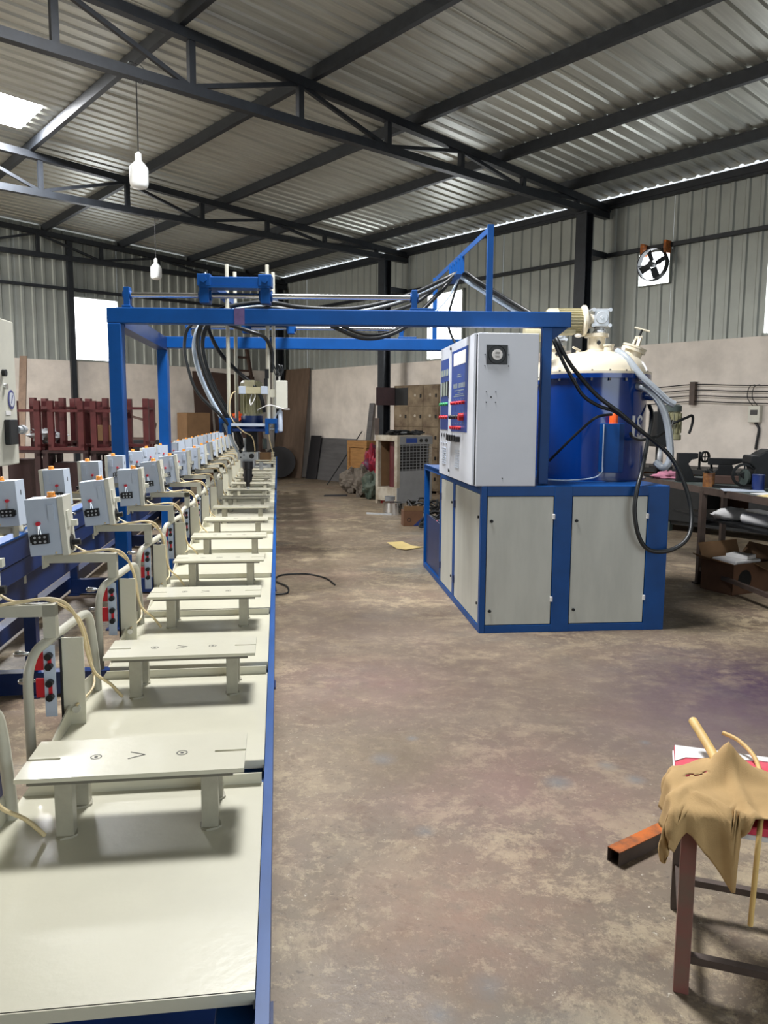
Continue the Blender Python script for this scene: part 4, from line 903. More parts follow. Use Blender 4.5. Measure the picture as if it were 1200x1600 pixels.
# things on the bench
o = thing('amber_tin', 'amber brown tin without lid near the bench edge', 'tin', wloc(.06, 1.02, .90)); ob('tin_body', MB().lathe([(.052, 0), (.052, .12), (.055, .122), (.055, .128), (.048, .128), (.048, .01)], n=20), M['amber'], o, smooth=40)
ob('tin_bits', MB().ball((0, 0, .13), (.04, .04, .03), 10, 6, .3, 4), M['blackiron'], o)
o = ob('anvil_stump', MB().bb(-.17, .15, -.09, .09, 0, .08), M['plydark'], loc=wloc(.42, 1.38, .90), rz=R(-20), bev=.006); tag(o, 'dark wooden block under the anvil on the bench', 'block')
an = thing('anvil', 'small black iron anvil standing on the bench in front of the wall', 'anvil', wloc(.42, 1.38, .98), R(-20))
ob('anvil_top', MB().prism([(-.16, .10), (.05, .10), (.16, .13), (.26, .15), (.26, .165), (-.16, .165)], -.04, .04, 'y'), M['blackiron'], an, bev=.004); ob('anvil_foot', MB().prism([(-.14, 0), (.12, 0), (.07, .06), (.06, .10), (-.06, .10), (-.07, .06)], -.05, .05, 'y'), M['blackiron'], an, bev=.004)
for i, (x, y, lab, mt2) in enumerate(((.30, .62, 'dark blue tin left of the pale tin, on the bench', 'darkblue'), (.42, .52, 'violet blue tin standing right behind the dark blue one', 'darkblue'))):
    o = ob('paint_tin', MB().lathe([(.05, 0), (.052, .004), (.052, .13), (.055, .133), (.055, .14), (.05, .142)], n=20), M[mt2], smooth=40, loc=wloc(x, y, .90)); tag(o, lab, 'tin', 'tins on the bench')
pr = thing('black_press', 'large black cast machine at the right picture edge behind the tins', 'machine', wloc(.70, 1.0, .90), R(-10))
ob('press_body', MB().prism([(-.24, 0), (.30, 0), (.30, .34), (-.10, .35), (-.16, .32), (-.20, .29), (-.26, .29), (-.27, .22), (-.22, .17), (-.24, .10)], -.14, .14, 'y'), M['blackiron'], pr, bev=.012)
ob('data_plate', MB().bb(-.06, .10, -.145, -.14, .13, .24), M['alu'], pr); ob('press_wheel', MB().lathe([(.09, -.02), (.11, -.02), (.11, .02), (.09, .02), (.09, -.02)], (-.30, -.10, .11), (0, 1, 0), 20), M['blackiron'], pr, smooth=40)
ob('press_hub', MB().cyl((-.30, -.13, .11), (-.30, -.02, .11), .03, n=12), M['blackiron'], pr); ob('press_base', MB().bb(-.30, .32, -.18, .16, 0, .03), M['blackiron'], pr)
ob('wheel_spoke', MB().bar((-.39, -.10, .11), (-.21, -.10, .11), .012, .012).bar((-.30, -.10, .02), (-.30, -.10, .20), .012, .012), M['blackiron'], pr)
gr = thing('bench_grinder', 'black double wheel bench grinder in front of the anvil', 'grinder', wloc(.50, .98, .90), R(10))
ob('grinder_motor', MB().cyl((-.08, 0, .09), (.08, 0, .09), .055, n=18), M['blackiron'], gr, smooth=40)
for x in (-.12, .12): ob('grinding_wheel', MB().cyl((x - .012, 0, .09), (x + .012, 0, .09), .075, n=20), M['greyiron'], gr, smooth=40)
ob('grinder_foot', MB().bb(-.07, .07, -.05, .05, 0, .04), M['blackiron'], gr)
for i, (x, y, r_, lab, mt2, sx_, sy_) in enumerate(((.22, .25, .2, 'white paper sheet lying at the right on the bench', 'paper', .30, .21), (.16, .62, -.3, 'pale plan sheet in front of the tins on the bench', 'boxgrey', .34, .26), (.10, .05, .5, 'yellow card at the picture edge on the bench', 'yellowpaper', .16, .22))):
    o = ob('paper_sheet', MB().add([(-sx_ / 2, -sy_ / 2, .003), (sx_ / 2, -sy_ / 2, .003), (sx_ / 2, sy_ / 2, .01), (-sx_ / 2, sy_ / 2, .004), (-sx_ / 2, -sy_ / 2, 0), (sx_ / 2, -sy_ / 2, 0), (sx_ / 2, sy_ / 2, .006), (-sx_ / 2, sy_ / 2, .001)], [(0, 1, 2, 3), (4, 7, 6, 5), (0, 4, 5, 1), (1, 5, 6, 2), (2, 6, 7, 3), (3, 7, 4, 0)]), M[mt2], loc=wloc(x, y, .9005), rz=r_); tag(o, lab, 'paper')
o = ob('iron_bar', MB().prism([(-.2, -.02), (.16, -.025), (.22, 0), (.16, .025), (-.2, .02)], 0, .02), M['blackiron'], loc=wloc(.16, .80, .906), rz=R(120)); tag(o, 'flat black iron bar lying on the plan sheet', 'tool')
o = ob('pink_cloth', MB().ball((0, 0, .03), (.14, .10, .05), 16, 10, .2, 8), M['pinkcloth'], loc=wloc(.0 + .12, 1.98, .90), smooth=60); tag(o, 'crumpled pink cloth at the far end of the bench', 'cloth')
# arbor press with hand wheel
ap = thing('arbor_press', 'black hand-wheel press at the far end of the bench beside the clear hose', 'press', wloc(.22, 1.62, .90), R(-8))
ob('press_frame', MB().prism([(-.16, 0), (.18, 0), (.18, .03), (.0, .045), (-.02, .11), (-.06, .18), (-.03, .22), (.03, .235), (.03, .285), (-.16, .285)], -.05, .05, 'y'), M['blackiron'], ap, bev=.006)
ob('press_ram', MB().cyl((.055, 0, .13), (.055, 0, .30), .012, n=10), M['blackiron'], ap); ob('ram_foot', MB().cyl((.055, 0, .12), (.055, 0, .135), .022, n=10), M['blackiron'], ap)
wh = ob('hand_wheel', MB().lathe([(.045, -.012), (.058, -.012), (.058, .012), (.045, .012), (.045, -.012)], (.10, -.02, .25), (.6, -1, 0), 20), M['blackiron'], ap, smooth=40)
ob('wheel_spoke', MB().bar((.10, -.02, .20), (.10, -.02, .30), .01, .01).bar((.055, -.045, .25), (.145, .005, .25), .01, .01), M['blackiron'], wh)
ob('wheel_crank', MB().bar((.12, -.04, .205), (.18, -.06, .195), .012, .012), M['blackiron'], wh); ob('stop_post', MB().bar((.19, 0, .0), (.165, 0, .20), .02, .02), M['blackiron'], ap)
# bench drill with olive motor
dr = thing('bench_drill', 'bench drill with olive ribbed motor standing behind the tank', 'drill', wloc(.14, 2.18, .90), R(0))
ob('drill_base', MB().bb(-.12, .12, -.14, .16, 0, .03), M['blackiron'], dr); ob('drill_column', MB().cyl((0, .08, .03), (0, .08, .75), .03, n=14), M['blackiron'], dr, smooth=40)
ob('drill_head', MB().bb(-.10, .02, -.12, .14, .33, .70), M['blackiron'], dr, bev=.01); ob('drill_chuck', MB().lathe([(.012, .13), (.03, .16), (.03, .24), (.02, .33)], (-.03, -.06, 0), n=14), M['alu'], dr, smooth=40)
dm_ = ob('drill_motor', MB().cyl((.10, .0, .46), (.10, .0, .70), .085, n=24), M['olive'], dr, smooth=40)
for i in range(14):
    t_ = 2 * PI * i / 14; ob('cooling_fin', MB().bar((.10 + .092 * math.cos(t_), .092 * math.sin(t_), .475), (.10 + .092 * math.cos(t_), .092 * math.sin(t_), .685), .016, .008, (-math.sin(t_), math.cos(t_), 0)), M['olive'], dm_)
ob('motor_cover', MB().lathe([(.09, .40), (.10, .41), (.10, .455), (.085, .46)], (.10, 0, 0), n=24), M['olive'], dm_, smooth=40); ob('motor_hood', MB().lathe([(.095, .70), (.095, .76), (.07, .775)], (.10, 0, 0), n=24), M['greyiron'], dm_, smooth=40)
ob('drill_lever', MB().tube([(.02, -.10, .56), (.12, -.12, .60), (.22, -.10, .64), (.28, -.08, .66), (.295, -.07, .61), (.285, -.06, .53), (.265, -.06, .47)], .014, 8), M['blackiron'], dr, smooth=60)
ob('drill_table', MB().bb(-.10, .08, -.14, .06, .10, .125), M['blackiron'], dr)

# open carton under the bench
ct = thing('open_carton', 'open brown carton with white sheets inside, under the workbench rail', 'carton', (3.17, 6.87, 0), R(27))
w_, d_, h_ = .50, .34, .27
for x0, x1, y0, y1 in ((-w_ / 2, w_ / 2, -d_ / 2, -d_ / 2 + .006), (-w_ / 2, w_ / 2, d_ / 2 - .006, d_ / 2), (-w_ / 2, -w_ / 2 + .006, -d_ / 2, d_ / 2), (w_ / 2 - .006, w_ / 2, -d_ / 2, d_ / 2)):
    ob('carton_side', MB().bb(x0, x1, y0, y1, 0, h_), M['darkkraft'], ct)
ob('carton_bottom', MB().bb(-w_ / 2, w_ / 2, -d_ / 2, d_ / 2, 0, .006), M['darkkraft'], ct)
ob('carton_flap', MB().slab((-w_ / 2, d_ / 2, h_), (w_ / 2, d_ / 2, h_), (w_ / 2, d_ / 2 + .05, h_ + .14), (-w_ / 2, d_ / 2 + .05, h_ + .14), .005), M['kraft'], ct)
ob('carton_flap', MB().slab((w_ / 2, -d_ / 2, h_), (w_ / 2, d_ / 2, h_), (w_ / 2 + .12, d_ / 2, h_ + .12), (w_ / 2 + .12, -d_ / 2, h_ + .10), .005), M['kraft'], ct)
ob('carton_flap', MB().slab((-.0, -d_ / 2, h_), (w_ / 2, -d_ / 2, h_), (w_ / 2 + .05, -d_ / 2 - .15, h_ - .06), (.06, -d_ / 2 - .16, h_ - .07), .005), M['kraft'], ct)
ob('carton_flap', MB().slab((-w_ / 2, -d_ / 2, h_), (-w_ / 2, d_ / 2, h_), (-w_ / 2 - .12, d_ / 2, h_ + .06), (-w_ / 2 - .12, -d_ / 2, h_ + .03), .005), M['kraft'], ct)
ob('printed_mark', MB().prism([(-.10 + .085 * math.cos(2 * PI * i / 18), .13 + .085 * math.sin(2 * PI * i / 18)) for i in range(18)], -d_ / 2 - .001, -d_ / 2, 'y'), M['blackiron'], ct)
o = ob('foam_sheet', MB().bb(-.18, .14, -.14, .12, 0, .10), M['paper'], loc=(3.17, 6.87, .19), rz=R(27), bev=.01); tag(o, 'stack of white foam sheets lying in the open carton', 'foam')
o = ob('foam_sheet', MB().bb(-.04, .12, -.1, .1, 0, .035), M['paper'], loc=(3.17, 6.84, .2905), rz=R(40), bev=.006); tag(o, 'small white foam piece on top in the open carton', 'foam')
o = ob('paper_bundle', MB().ball((0, 0, .10), (.09, .14, .16), 14, 8, .12, 5), M['yellowpaper'], loc=wloc(.10, .86, 0), smooth=60); tag(o, 'crumpled yellowish paper bundle left of the open carton', 'paper')
o = ob('paper_block', MB().bb(-.035, .035, -.05, .05, 0, .15), M['paper'], loc=wloc(.12, .66, 0) , rot=(0, R(-9), R(-20))); tag(o, 'white paper block leaning at the left of the open carton', 'paper')

# dark wall bench behind with machines
wk = thing('wall_bench', 'dark old bench along the right wall behind the workbench', 'workbench', BP(12.2, 1.3), BROT)
ob('bench_top', MB().bb(-2.4, 2.6, -.35, .55, .80, .86), M['blackiron'], wk)
for x in (-2.3, -.2, 1.4, 2.4):
    for y in (-.28, .5): ob('bench_leg', MB().bb(x - .04, x + .04, y - .04, y + .04, 0, .80), M['greyiron'], wk)
ob('back_board', MB().bb(-2.4, 2.6, .50, .53, .12, .80), M['darkkraft'], wk)
ob('lower_shelf', MB().bb(-2.4, 2.6, -.3, .5, .10, .14), M['blackiron'], wk)
for i, (t_, s_, w2, h2_, mt2, lab) in enumerate(((10.9, 1.45, .7, .50, 'darkmaroon', 'dark red machine block on the low shelf of the wall bench'), (12.1, 1.4, .8, .56, 'blackiron', 'black motor block on the low shelf of the wall bench, middle'), (13.6, 1.4, 1.0, .6, 'blackiron', 'wide black crate on the low shelf of the wall bench, right end'))):
    o = ob('machine_block', MB().prism([(-w2 / 2, 0), (w2 / 2, 0), (w2 / 2, h2_ * .7), (w2 / 4, h2_), (-w2 / 3, h2_), (-w2 / 2, h2_ * .6)], -.25, .25, 'y'), M[mt2], loc=BP(t_, s_, .14), rz=BROT, bev=.02); tag(o, lab, 'machine')
o = ob('red_block', MB().prism([(-.16, 0), (.16, 0), (.16, .10), (.08, .14), (-.12, .14), (-.16, .08)], -.12, .12, 'y'), M['red'], loc=wloc(.55, 1.38, .0), rz=R(20), bev=.01); tag(o, 'small red casting on the floor behind the open carton', 'casting')

# wires and switch box on the right wall
wi = thing('wall_wiring', 'four dark wires strung along the right wall through a brown bracket', 'wiring', BP(0, 0), BROT)
for i in range(4):
    z0 = 2.06 - .085 * i
    ob('wire', MB().tube([(9.6, -.06, z0 - .04), (10.5, -.06, z0 - .05), (11.44, -.06, z0 - .0), (12.1, -.06, z0 - .03), (12.9, -.06, z0 - .045), (14.2, -.06, z0)], .008, 6), M['black'], wi, smooth=60)
ob('wire_bracket', MB().bb(11.40, 11.48, -.09, 0, 1.75, 2.10), M['brownleg'], wi)
sw = thing('switch_box', 'small grey switch box on the right wall with a bent black conduit', 'switch', BP(12.40, 0), BROT)
ob('box_body', MB().bb(-.085, .085, -.09, 0, 1.49, 1.73), M['boxside'], sw, bev=.008); ob('switch_lever', MB().bb(-.05, .05, -.10, -.088, 1.60, 1.67), M['black'], sw)
ob('conduit', MB().tube([(.0, -.03, 1.49), (.04, -.03, 1.44), (.06, -.03, 1.38), (.04, -.03, 1.2), (.03, -.03, 1.1)], .018, 8), M['black'], sw, smooth=60)
for dx in (-.04, .03): ob('feed_wire', MB().tube([(dx, -.05, 1.73), (dx - .08, -.06, 1.85), (dx - .06, -.06, 2.0), (dx + .02, -.06, 2.03)], .006, 6), M['black'], sw, smooth=60)

# ------------------------------------------------------------------ far corner, in the building frame (local x = t, y = -s)
def bq(t, s, z): return (t, -s, z)
def inb(name, mb, mt2, label, cat, bev=0, smooth=None):
    cx = sum(p[0] for p in mb.v) / len(mb.v); cy_ = sum(p[1] for p in mb.v) / len(mb.v)
    mb.v = [(p[0] - cx, p[1] - cy_, p[2]) for p in mb.v]
    return tag(ob(name, mb, M[mt2], loc=BP(cx, -cy_), rz=BROT, bev=bev, smooth=smooth), label, cat)
inb('plywood_sheet', MB().slab(bq(.15, .52, 0), bq(1.32, .36, 0), bq(1.27, .045, 2.76), bq(.10, .045, 2.76), .02), 'ply', 'tall brown plywood sheet leaning in the far corner', 'board')
inb('shadow_sheet', MB().slab(bq(1.36, .26, 0), bq(1.8, .25, 0), bq(1.8, .08, 1.08), bq(1.36, .08, 1.08), .012), 'darksheet', 'black sheet as painted shadow on the right wall between plywood and steel sheet', 'sheet')  # black slab stands in for the shadow strip beside the plywood
inb('steel_sheet', MB().slab(bq(1.5, .215, 0), bq(3.15, .20, 0), bq(3.15, .03, 1.03), bq(1.5, .03, 1.03), .006), 'steelsheet', 'low grey steel sheet leaning on the right wall', 'sheet')
o = ob('round_disc', MB().cyl((0, 0, 0), (0, .03, 0), .40, n=40), M['darksheet'], smooth=40, loc=BP(.98, .80, .415), rot=(R(-14), 0, R(6))); tag(o, 'large dark round disc leaning on the plywood sheet', 'disc')
inb('brown_board', MB().slab(bq(.42, 2.72, 0), bq(.42, 2.25, 0), bq(.05, 2.22, 2.62), bq(.05, 2.66, 2.62), .025), 'plydark', 'narrow dark brown board leaning on the far end wall', 'board')
inb('brown_board', MB().slab(bq(.52, 2.2, 0), bq(.50, .95, 0), bq(.05, .95, 2.55), bq(.05, 2.16, 2.62), .025), 'plydark', 'wide brown board leaning on the far end wall behind the pouring head', 'board')
ld = thing('ladder', 'rusty steel ladder leaning on the far end wall above the pouring head', 'ladder', BP(.9, 1.35), BROT + PI / 2)
for x in (-.24, .24): ob('ladder_rail', MB().bar((x * 1.15, 0, 0), (x * .7, .82, 3.35), .075, .06), M['plydark'], ld)
for i in range(9):
    f = (i + 1) / 10; x = .24 * (1.15 - .45 * f); ob('ladder_rung', MB().bar((-x, .82 * f, 3.35 * f), (x, .82 * f, 3.35 * f), .05, .05), M['plydark'], ld)
ob('cross_brace', MB().bar((-.2, .55, 2.3), (.19, .62, 2.6), .02, .02).bar((.2, .55, 2.3), (-.19, .62, 2.6), .03, .03), M['plydark'], ld)
inb('cardboard_carton', MB().bb(.35, .95, -3.35, -2.6, 0, .85), 'darkkraft', 'large brown carton at the bottom of the stack by the far end wall', 'carton', bev=.01)
inb('cardboard_carton', MB().bb(.4, .9, -3.25, -2.65, .85, 1.62), 'kraft', 'brown carton on top of the stack by the far end wall', 'carton', bev=.01)
inb('tool_crate', MB().bb(1.4, 2.0, -2.55, -1.95, 0, 1.43), 'plydark', 'dark crate standing behind the far carriages', 'crate', bev=.01)
o = ob('red_garland', MB().ball((0, 0, .09), (.30, .16, .10), 22, 12, .35, 21), M['redorange'], loc=BP(1.7, 2.25, 1.43), smooth=30); tag(o, 'tangle of orange-red net lying on the dark crate', 'net')
wc = thing('wooden_crate', 'yellowish wooden crate beside the column at the right wall', 'crate', BP(4.02, .52), BROT)
ob('crate_body', MB().bb(-.33, .33, -.2, .22, 0, .86), M['wood'], wc); ob('crate_plank', MB().bb(-.35, .35, -.22, .24, .87, 1.02), M['wood'], wc, bev=.005)
for x in (-.29, .29): ob('crate_batten', MB().bb(x - .04, x + .04, -.225, -.2, 0, .87), M['wood'], wc)
ob('crate_batten', MB().bb(-.33, .33, -.23, -.2, .38, .46), M['wood'], wc)
inb('narrow_board', MB().slab(bq(3.52, .20, 0), bq(3.70, .20, 0), bq(3.80, .04, 1.86), bq(3.64, .04, 1.86), .02), 'steelsheet', 'narrow grey board leaning upright behind the wooden crate', 'board')
inb('iron_rod', MB().cyl(bq(3.2, .95, 0), bq(3.42, .10, 1.22), .012, n=8), 'blackiron', 'thin black iron rod leaning beside the wooden crate', 'rod')
tag(ob('yellow_wire', MB().tube([tuple(BP(4.62, .55, 2.6)), tuple(BP(4.62, .56, 2.0)), tuple(BP(4.66, .6, 1.7)), tuple(BP(4.6, .6, 1.4)), tuple(BP(4.62, .62, 1.0)), tuple(BP(4.5, .8, .6)), tuple(BP(4.4, 1.0, .3))], .012, 6), M['cable'], smooth=60), 'pale yellow wire hanging down the column by the crate', 'wire')
# lockers
lk = thing('locker', 'old rusty beige steel locker cabinet against the right wall', 'locker', BP(5.72, .30), BROT)
ob('locker_body', MB().bb(-.68, .68, -.24, .27, .06, 2.2), M['locker'], lk, bev=.006)
for c_ in range(3):
    for r_ in range(5):
        x0 = -.67 + .448 * c_; z0 = .10 + .418 * r_
        if c_ == 0 and r_ == 4:
            ob('locker_recess', MB().bb(x0 + .02, x0 + .42, -.2445, -.24, z0 + .02, z0 + .38), M['black'], lk)
            d = ob('locker_door', MB().bb(-.40, 0, -.012, .006, 0, .37), M['darkmaroon'], lk, loc=(x0 + .02, -.25, z0 + .02), rz=R(62)); continue
        d = ob('locker_door', MB().bb(x0 + .008, x0 + .438, -.256, -.24, z0, z0 + .40), M['locker'], lk, bev=.003)
        ob('locker_handle', MB().bb(x0 + .36, x0 + .40, -.268, -.256, z0 + .17, z0 + .24), M['blackiron'], d)
        ob('locker_plate', MB().cyl((x0 + .21, -.259, z0 + .22), (x0 + .21, -.256, z0 + .22), .03, n=12), M['cooler'], d)
for x in (-.62, .62): ob('locker_foot', MB().bb(x - .03, x + .03, -.2, .2, 0, .06), M['locker'], lk)
# desert cooler
co = thing('air_cooler', 'old cream desert air cooler with a black front grille and one open side', 'cooler', (.22, 13.50, 0), R(40.5))
W2, D2, H2 = .84, .58, 1.22
ob('cooler_base', MB().bb(0, W2, 0, D2, .06, .30), M['cooler'], co, bev=.006)
for x in (.03, W2 - .03):
    for y in (.03, D2 - .03): ob('cooler_foot', MB().bb(x - .03, x + .03, y - .03, y + .03, 0, .06), M['cooler'], co)
for x in (0, W2 - .07):
    for y in (0, D2 - .07): ob('corner_post', MB().bb(x, x + .07, y, y + .07, .30, H2 - .1), M['cooler'], co)
ob('cooler_top', MB().bb(0, W2, 0, D2, H2 - .1, H2), M['cooler'], co, bev=.006)
ob('back_panel', MB().bb(.07, W2 - .07, D2 - .03, D2, .30, H2 - .1), M['kraft'], co); ob('far_panel', MB().bb(W2 - .03, W2, .07, D2 - .07, .30, H2 - .1), M['coolergrey'], co)
fp = ob('front_panel', MB().bb(.07, W2 - .0, -.006, .03, .30, .60), M['coolergrey'], co); ob('front_skirt', MB().bb(.0, W2, -.008, .0, .06, .30), M['coolergrey'], co)
ob('control_strip', MB().bb(.06, W2, -.012, .0, 1.06, 1.20), M['coolergrey'], co); ob('strip_print', MB().bb(.20, .46, -.0135, -.012, 1.09, 1.17), M['label'], co)
for x in (.55, .68): ob('control_knob', MB().cyl((x, -.03, 1.13), (x, -.012, 1.13), .032, n=14), M['black'], co, smooth=40)
gl = ob('grille_backing', MB().bb(.08, W2 - .03, .02, .03, .60, 1.06), M['black'], co)
for i in range(9): ob('grille_bar', MB().bb(.08, W2 - .03, -.006, .006, .615 + .052 * i, .625 + .052 * i), M['coolergrey'], gl)
for i in range(8): ob('grille_bar', MB().bb(.12 + .085 * i, .13 + .085 * i, -.004, .004, .60, 1.06), M['coolergrey'], gl)
ob('fan_wheel', MB().lathe([(.16, 0), (.17, .01), (.03, .03), (.03, .08)], (.42, .05, .83), (0, 1, 0), 24), M['coolergrey'], co, smooth=40)
ob('pump_pipe', MB().cyl((.22, .30, .30), (.22, .30, 1.1), .10, n=16), M['maroon'], co, smooth=40)
for i, (x, y, z, lab) in enumerate(((.18, .25, H2, 'left one'), (.45, .4, H2, 'middle one'), (.62, .22, H2, 'right one'))):
    v = Matrix.Rotation(R(40.5), 3, 'Z') @ Vector((x, y, 0))
    o = ob('tool_heap', MB().ball((0, 0, .035), (.16, .12, .045), 14, 8, .4, 30 + i), M['blackiron'], loc=(.22 + v.x, 13.5 + v.y, z), smooth=20); tag(o, 'heap of dark iron parts on top of the cooler, ' + lab, 'parts')
v = Matrix.Rotation(R(40.5), 3, 'Z') @ Vector((.06, .62, 0)); o = ob('iron_comb', MB().bb(-.04, .04, -.05, .05, 0, .30), M['brownleg'], loc=(.22 + v.x, 13.5 + v.y, H2), bev=.005); tag(o, 'small upright brown iron casting at the back of the cooler top', 'casting')
# sacks and bags
for nm, loc, r3, jit, sd_, mt2, lab, cat in (
    ('sack', (-.62, 15.75, 0), (.27, .22, .24), .16, 41, 'sack', 'pale grey sack slumped at the left of the bag pile', 'sack'),
    ('sack', (-.42, 14.95, 0), (.16, .15, .30), .14, 42, 'sack', 'brown standing sack in front of the bag pile', 'sack'),
    ('plastic_bag', (-.23, 15.2, .05), (.21, .22, .44), .2, 43, 'redbag', 'shiny red and violet plastic bag on the bag pile', 'bag'),
    ('sack', (-.24, 14.62, 0), (.17, .16, .25), .13, 44, 'greenbag', 'green striped sack left of the cooler', 'sack')):
    o = ob(nm, MB().ball((0, 0, r3[2] * .93), r3, 36, 24, jit * 1.3, sd_), M[mt2], loc=loc, smooth=35); tag(o, lab, cat)
o = ob('floor_scrap', MB().slab((-.25, -.1, 0), (.2, -.15, 0), (.25, .12, 0), (-.2, .1, 0), .012), M['darksheet'], loc=(-.95, 15.2, .001), rz=.2); tag(o, 'dark flat scrap on the floor in front of the grey sack', 'scrap')
o = thing('spray_can', 'red and white spray can standing beside the green sack', 'can', (-.02, 13.95, 0)); ob('can_body', MB().lathe([(.045, 0), (.045, .22), (.03, .24), (.03, .27), (.02, .275)], n=14), M['red'], o, smooth=40); ob('can_label', MB().lathe([(.0455, .06), (.0457, .061), (.0457, .12), (.0455, .121)], n=14), M['paper'], o)
o = ob('grey_bucket', MB().lathe([(.075, 0), (.09, .18), (.093, .18), (.093, .19), (.082, .19), (.07, .01)], n=18), M['coolergrey'], loc=(.10, 13.25, 0), smooth=40); tag(o, 'small grey bucket at the corner of the cooler', 'bucket')
o = thing('steel_coil', 'shiny flat coil of steel strip on the floor near the cooler', 'coil', (.17, 12.3, 0)); ob('coil_body', MB().lathe([(.11, 0), (.19, 0), (.19, .19), (.11, .19), (.11, 0)], n=32), M['chrome'], o, smooth=40); ob('loose_end', MB().slab((-.05, -.19, 0), (-.45, -.05, .0), (-.45, -.05, .03), (-.05, -.19, .03), .004), M['alu'], o)
bx = thing('printed_carton', 'small brown and blue printed carton on the floor near the coil', 'carton', (.40, 10.98, 0), R(8))
ob('carton_body', MB().bb(-.14, .14, -.10, .12, 0, .22), M['darkkraft'], bx, bev=.004); ob('carton_flap', MB().slab((-.14, -.10, .22), (.14, -.10, .22), (.14, -.13, .29), (-.14, -.13, .29), .004), M['kraft'], bx)
ob('blue_print', MB().prism([(0.0, .005), (.139, .005), (.139, .13)], -.1012, -.1002, 'y'), M['darkblue'], bx); ob('ring_print', MB().lathe([(.022, 0), (.03, 0), (.03, .001), (.022, .001), (.022, 0)], (-.06, -.1002, .09), (0, -1, 0), 20), M['blackiron'], bx)
o = ob('cable_heap', MB().tube([(.25 * math.cos(i * .9) * (1 + .2 * math.sin(i * 1.7)), .16 * math.sin(i * .9), .05 + .05 * (i % 5) + .03 * math.sin(i * 2.3)) for i in range(34)], .016, 6), M['rubber'], loc=(.62, 11.9, 0), smooth=60); tag(o, 'tangled heap of black cable behind the printed carton', 'cable')
o = ob('cable_heap', MB().tube([(.3 * math.cos(i * 1.1) * (1 + .2 * math.sin(i * 1.7)), .2 * math.sin(i * 1.1), .05 + .06 * (i % 4)) for i in range(22)], .02, 6), M['rubber'], loc=(.82, 10.5, 0), smooth=60); tag(o, 'heap of black hose on the floor behind the machine frame', 'cable')
o = thing('white_jar', 'white plastic jar on the floor behind the open machine frame', 'jar', (.70, 9.6, 0)); ob('jar_body', MB().lathe([(.07, 0), (.075, .02), (.075, .16), (.05, .19), (.05, .22)], n=18), M['paper'], o, smooth=40); ob('jar_lid', MB().cyl((0, 0, .22), (0, 0, .25), .055, n=18), M['red'], o)
# card and cable on the floor
o = ob('yellow_card', MB().add([(-.22, .03, .055), (.0, -.21, .012), (.2, .02, .004), (-.04, .18, .045), (-.11, -.09, .006), (.08, .10, .008)], [(0, 4, 5, 3), (4, 1, 2, 5)]), M['yellowpaper'], loc=(.26, 9.03, .002), rz=0); md = o.modifiers.new('thickness', 'SOLIDIFY'); md.thickness = .004; md.offset = 1; tag(o, 'curled yellow card lying on the floor left of the machine base', 'card')
o = ob('floor_cable', MB().tube([(-.95, 6.5, .008), (-.83, 6.55, .008), (-.86, 6.8, .01), (-1.0, 7.05, .01), (-.98, 7.3, .012), (-.75, 7.38, .01), (-.55, 7.2, .008), (-.44, 6.9, .008)], .008, 6), M['rubber'], smooth=60); tag(o, 'thin black cable lying on the floor beside the conveyor', 'cable')

# ------------------------------------------------------------------ maroon stands on the left
def stand(loc, rz, w_, d_, h_, mt2, label, group, flip, slats=4):
    o = thing('steel_stand', label, 'stand', loc, rz, group)
    Zf = (lambda z: h_ - z) if flip else (lambda z: z)
    def bb(x0, x1, y0, y1, z0, z1): a_, b_ = Zf(z0), Zf(z1); return MB().bb(x0, x1, y0, y1, min(a_, b_), max(a_, b_))
    for x in (-w_ / 2, w_ / 2 - .075):
        for y in (-d_ / 2, d_ / 2 - .075): ob('leg', bb(x, x + .075, y, y + .075, 0, h_ - .04), M[mt2], o)
    for y in (-d_ / 2, d_ / 2 - .04): ob('stretcher', bb(-w_ / 2, w_ / 2, y, y + .03, .12, .155), M[mt2], o)
    for x in (-w_ / 2, w_ / 2 - .04): ob('stretcher', bb(x, x + .03, -d_ / 2, d_ / 2, .12, .155), M[mt2], o)
    for i in range(slats):
        y = -d_ / 2 + (d_ - .06) * i / (slats - 1); ob('top_slat', bb(-w_ / 2, w_ / 2, y, y + .06, h_ - .04, h_), M[mt2], o)
    for x in (-w_ / 2, w_ / 2 - .04): ob('end_rail', bb(x, x + .04, -d_ / 2, d_ / 2, h_ - .08, h_ - .04), M[mt2], o)
    return o
for i, x in enumerate((-5.10, -4.45, -3.80)):
    p_ = ('left', 'middle', 'right')[i]
    stand((x, 11.05 + .05 * i, 0), R(4), .62, .62, 1.04, 'darkmaroon', 'dark maroon steel stand at floor level, %s of three' % p_, 'upright maroon stands', False)
for i, (x, y, w_, rz_) in enumerate(((-5.02, 10.95, .50, 4), (-4.72, 11.16, .50, -4), (-4.42, 10.97, .48, 5), (-4.10, 11.16, .46, -3), (-3.83, 10.97, .48, 6), (-3.52, 11.14, .40, 2))):
    p_ = ('leftmost', 'second from the left', 'third from the left', 'third from the right', 'second from the right', 'rightmost')[i]
    stand((x, y, 1.042 + .043 * (i % 2)), R(rz_), w_, .40, .68, 'maroon', 'maroon steel stand upside down with legs up, %s of the upper six' % p_, 'upturned maroon stands', True, 3)
for i, (x, h2_) in enumerate(((-5.1, .9), (-4.45, .86), (-3.8, .9))):
    inb_ = ob('dark_bin', MB().bb(-.22, .22, -.16, .16, 0, h2_), M['darkmaroon'], loc=(x, 11.12, 0), rz=R(4)); tag(inb_, 'dark bin inside the lower maroon stands, %s' % ('left one', 'middle one', 'right one')[i], 'bin')
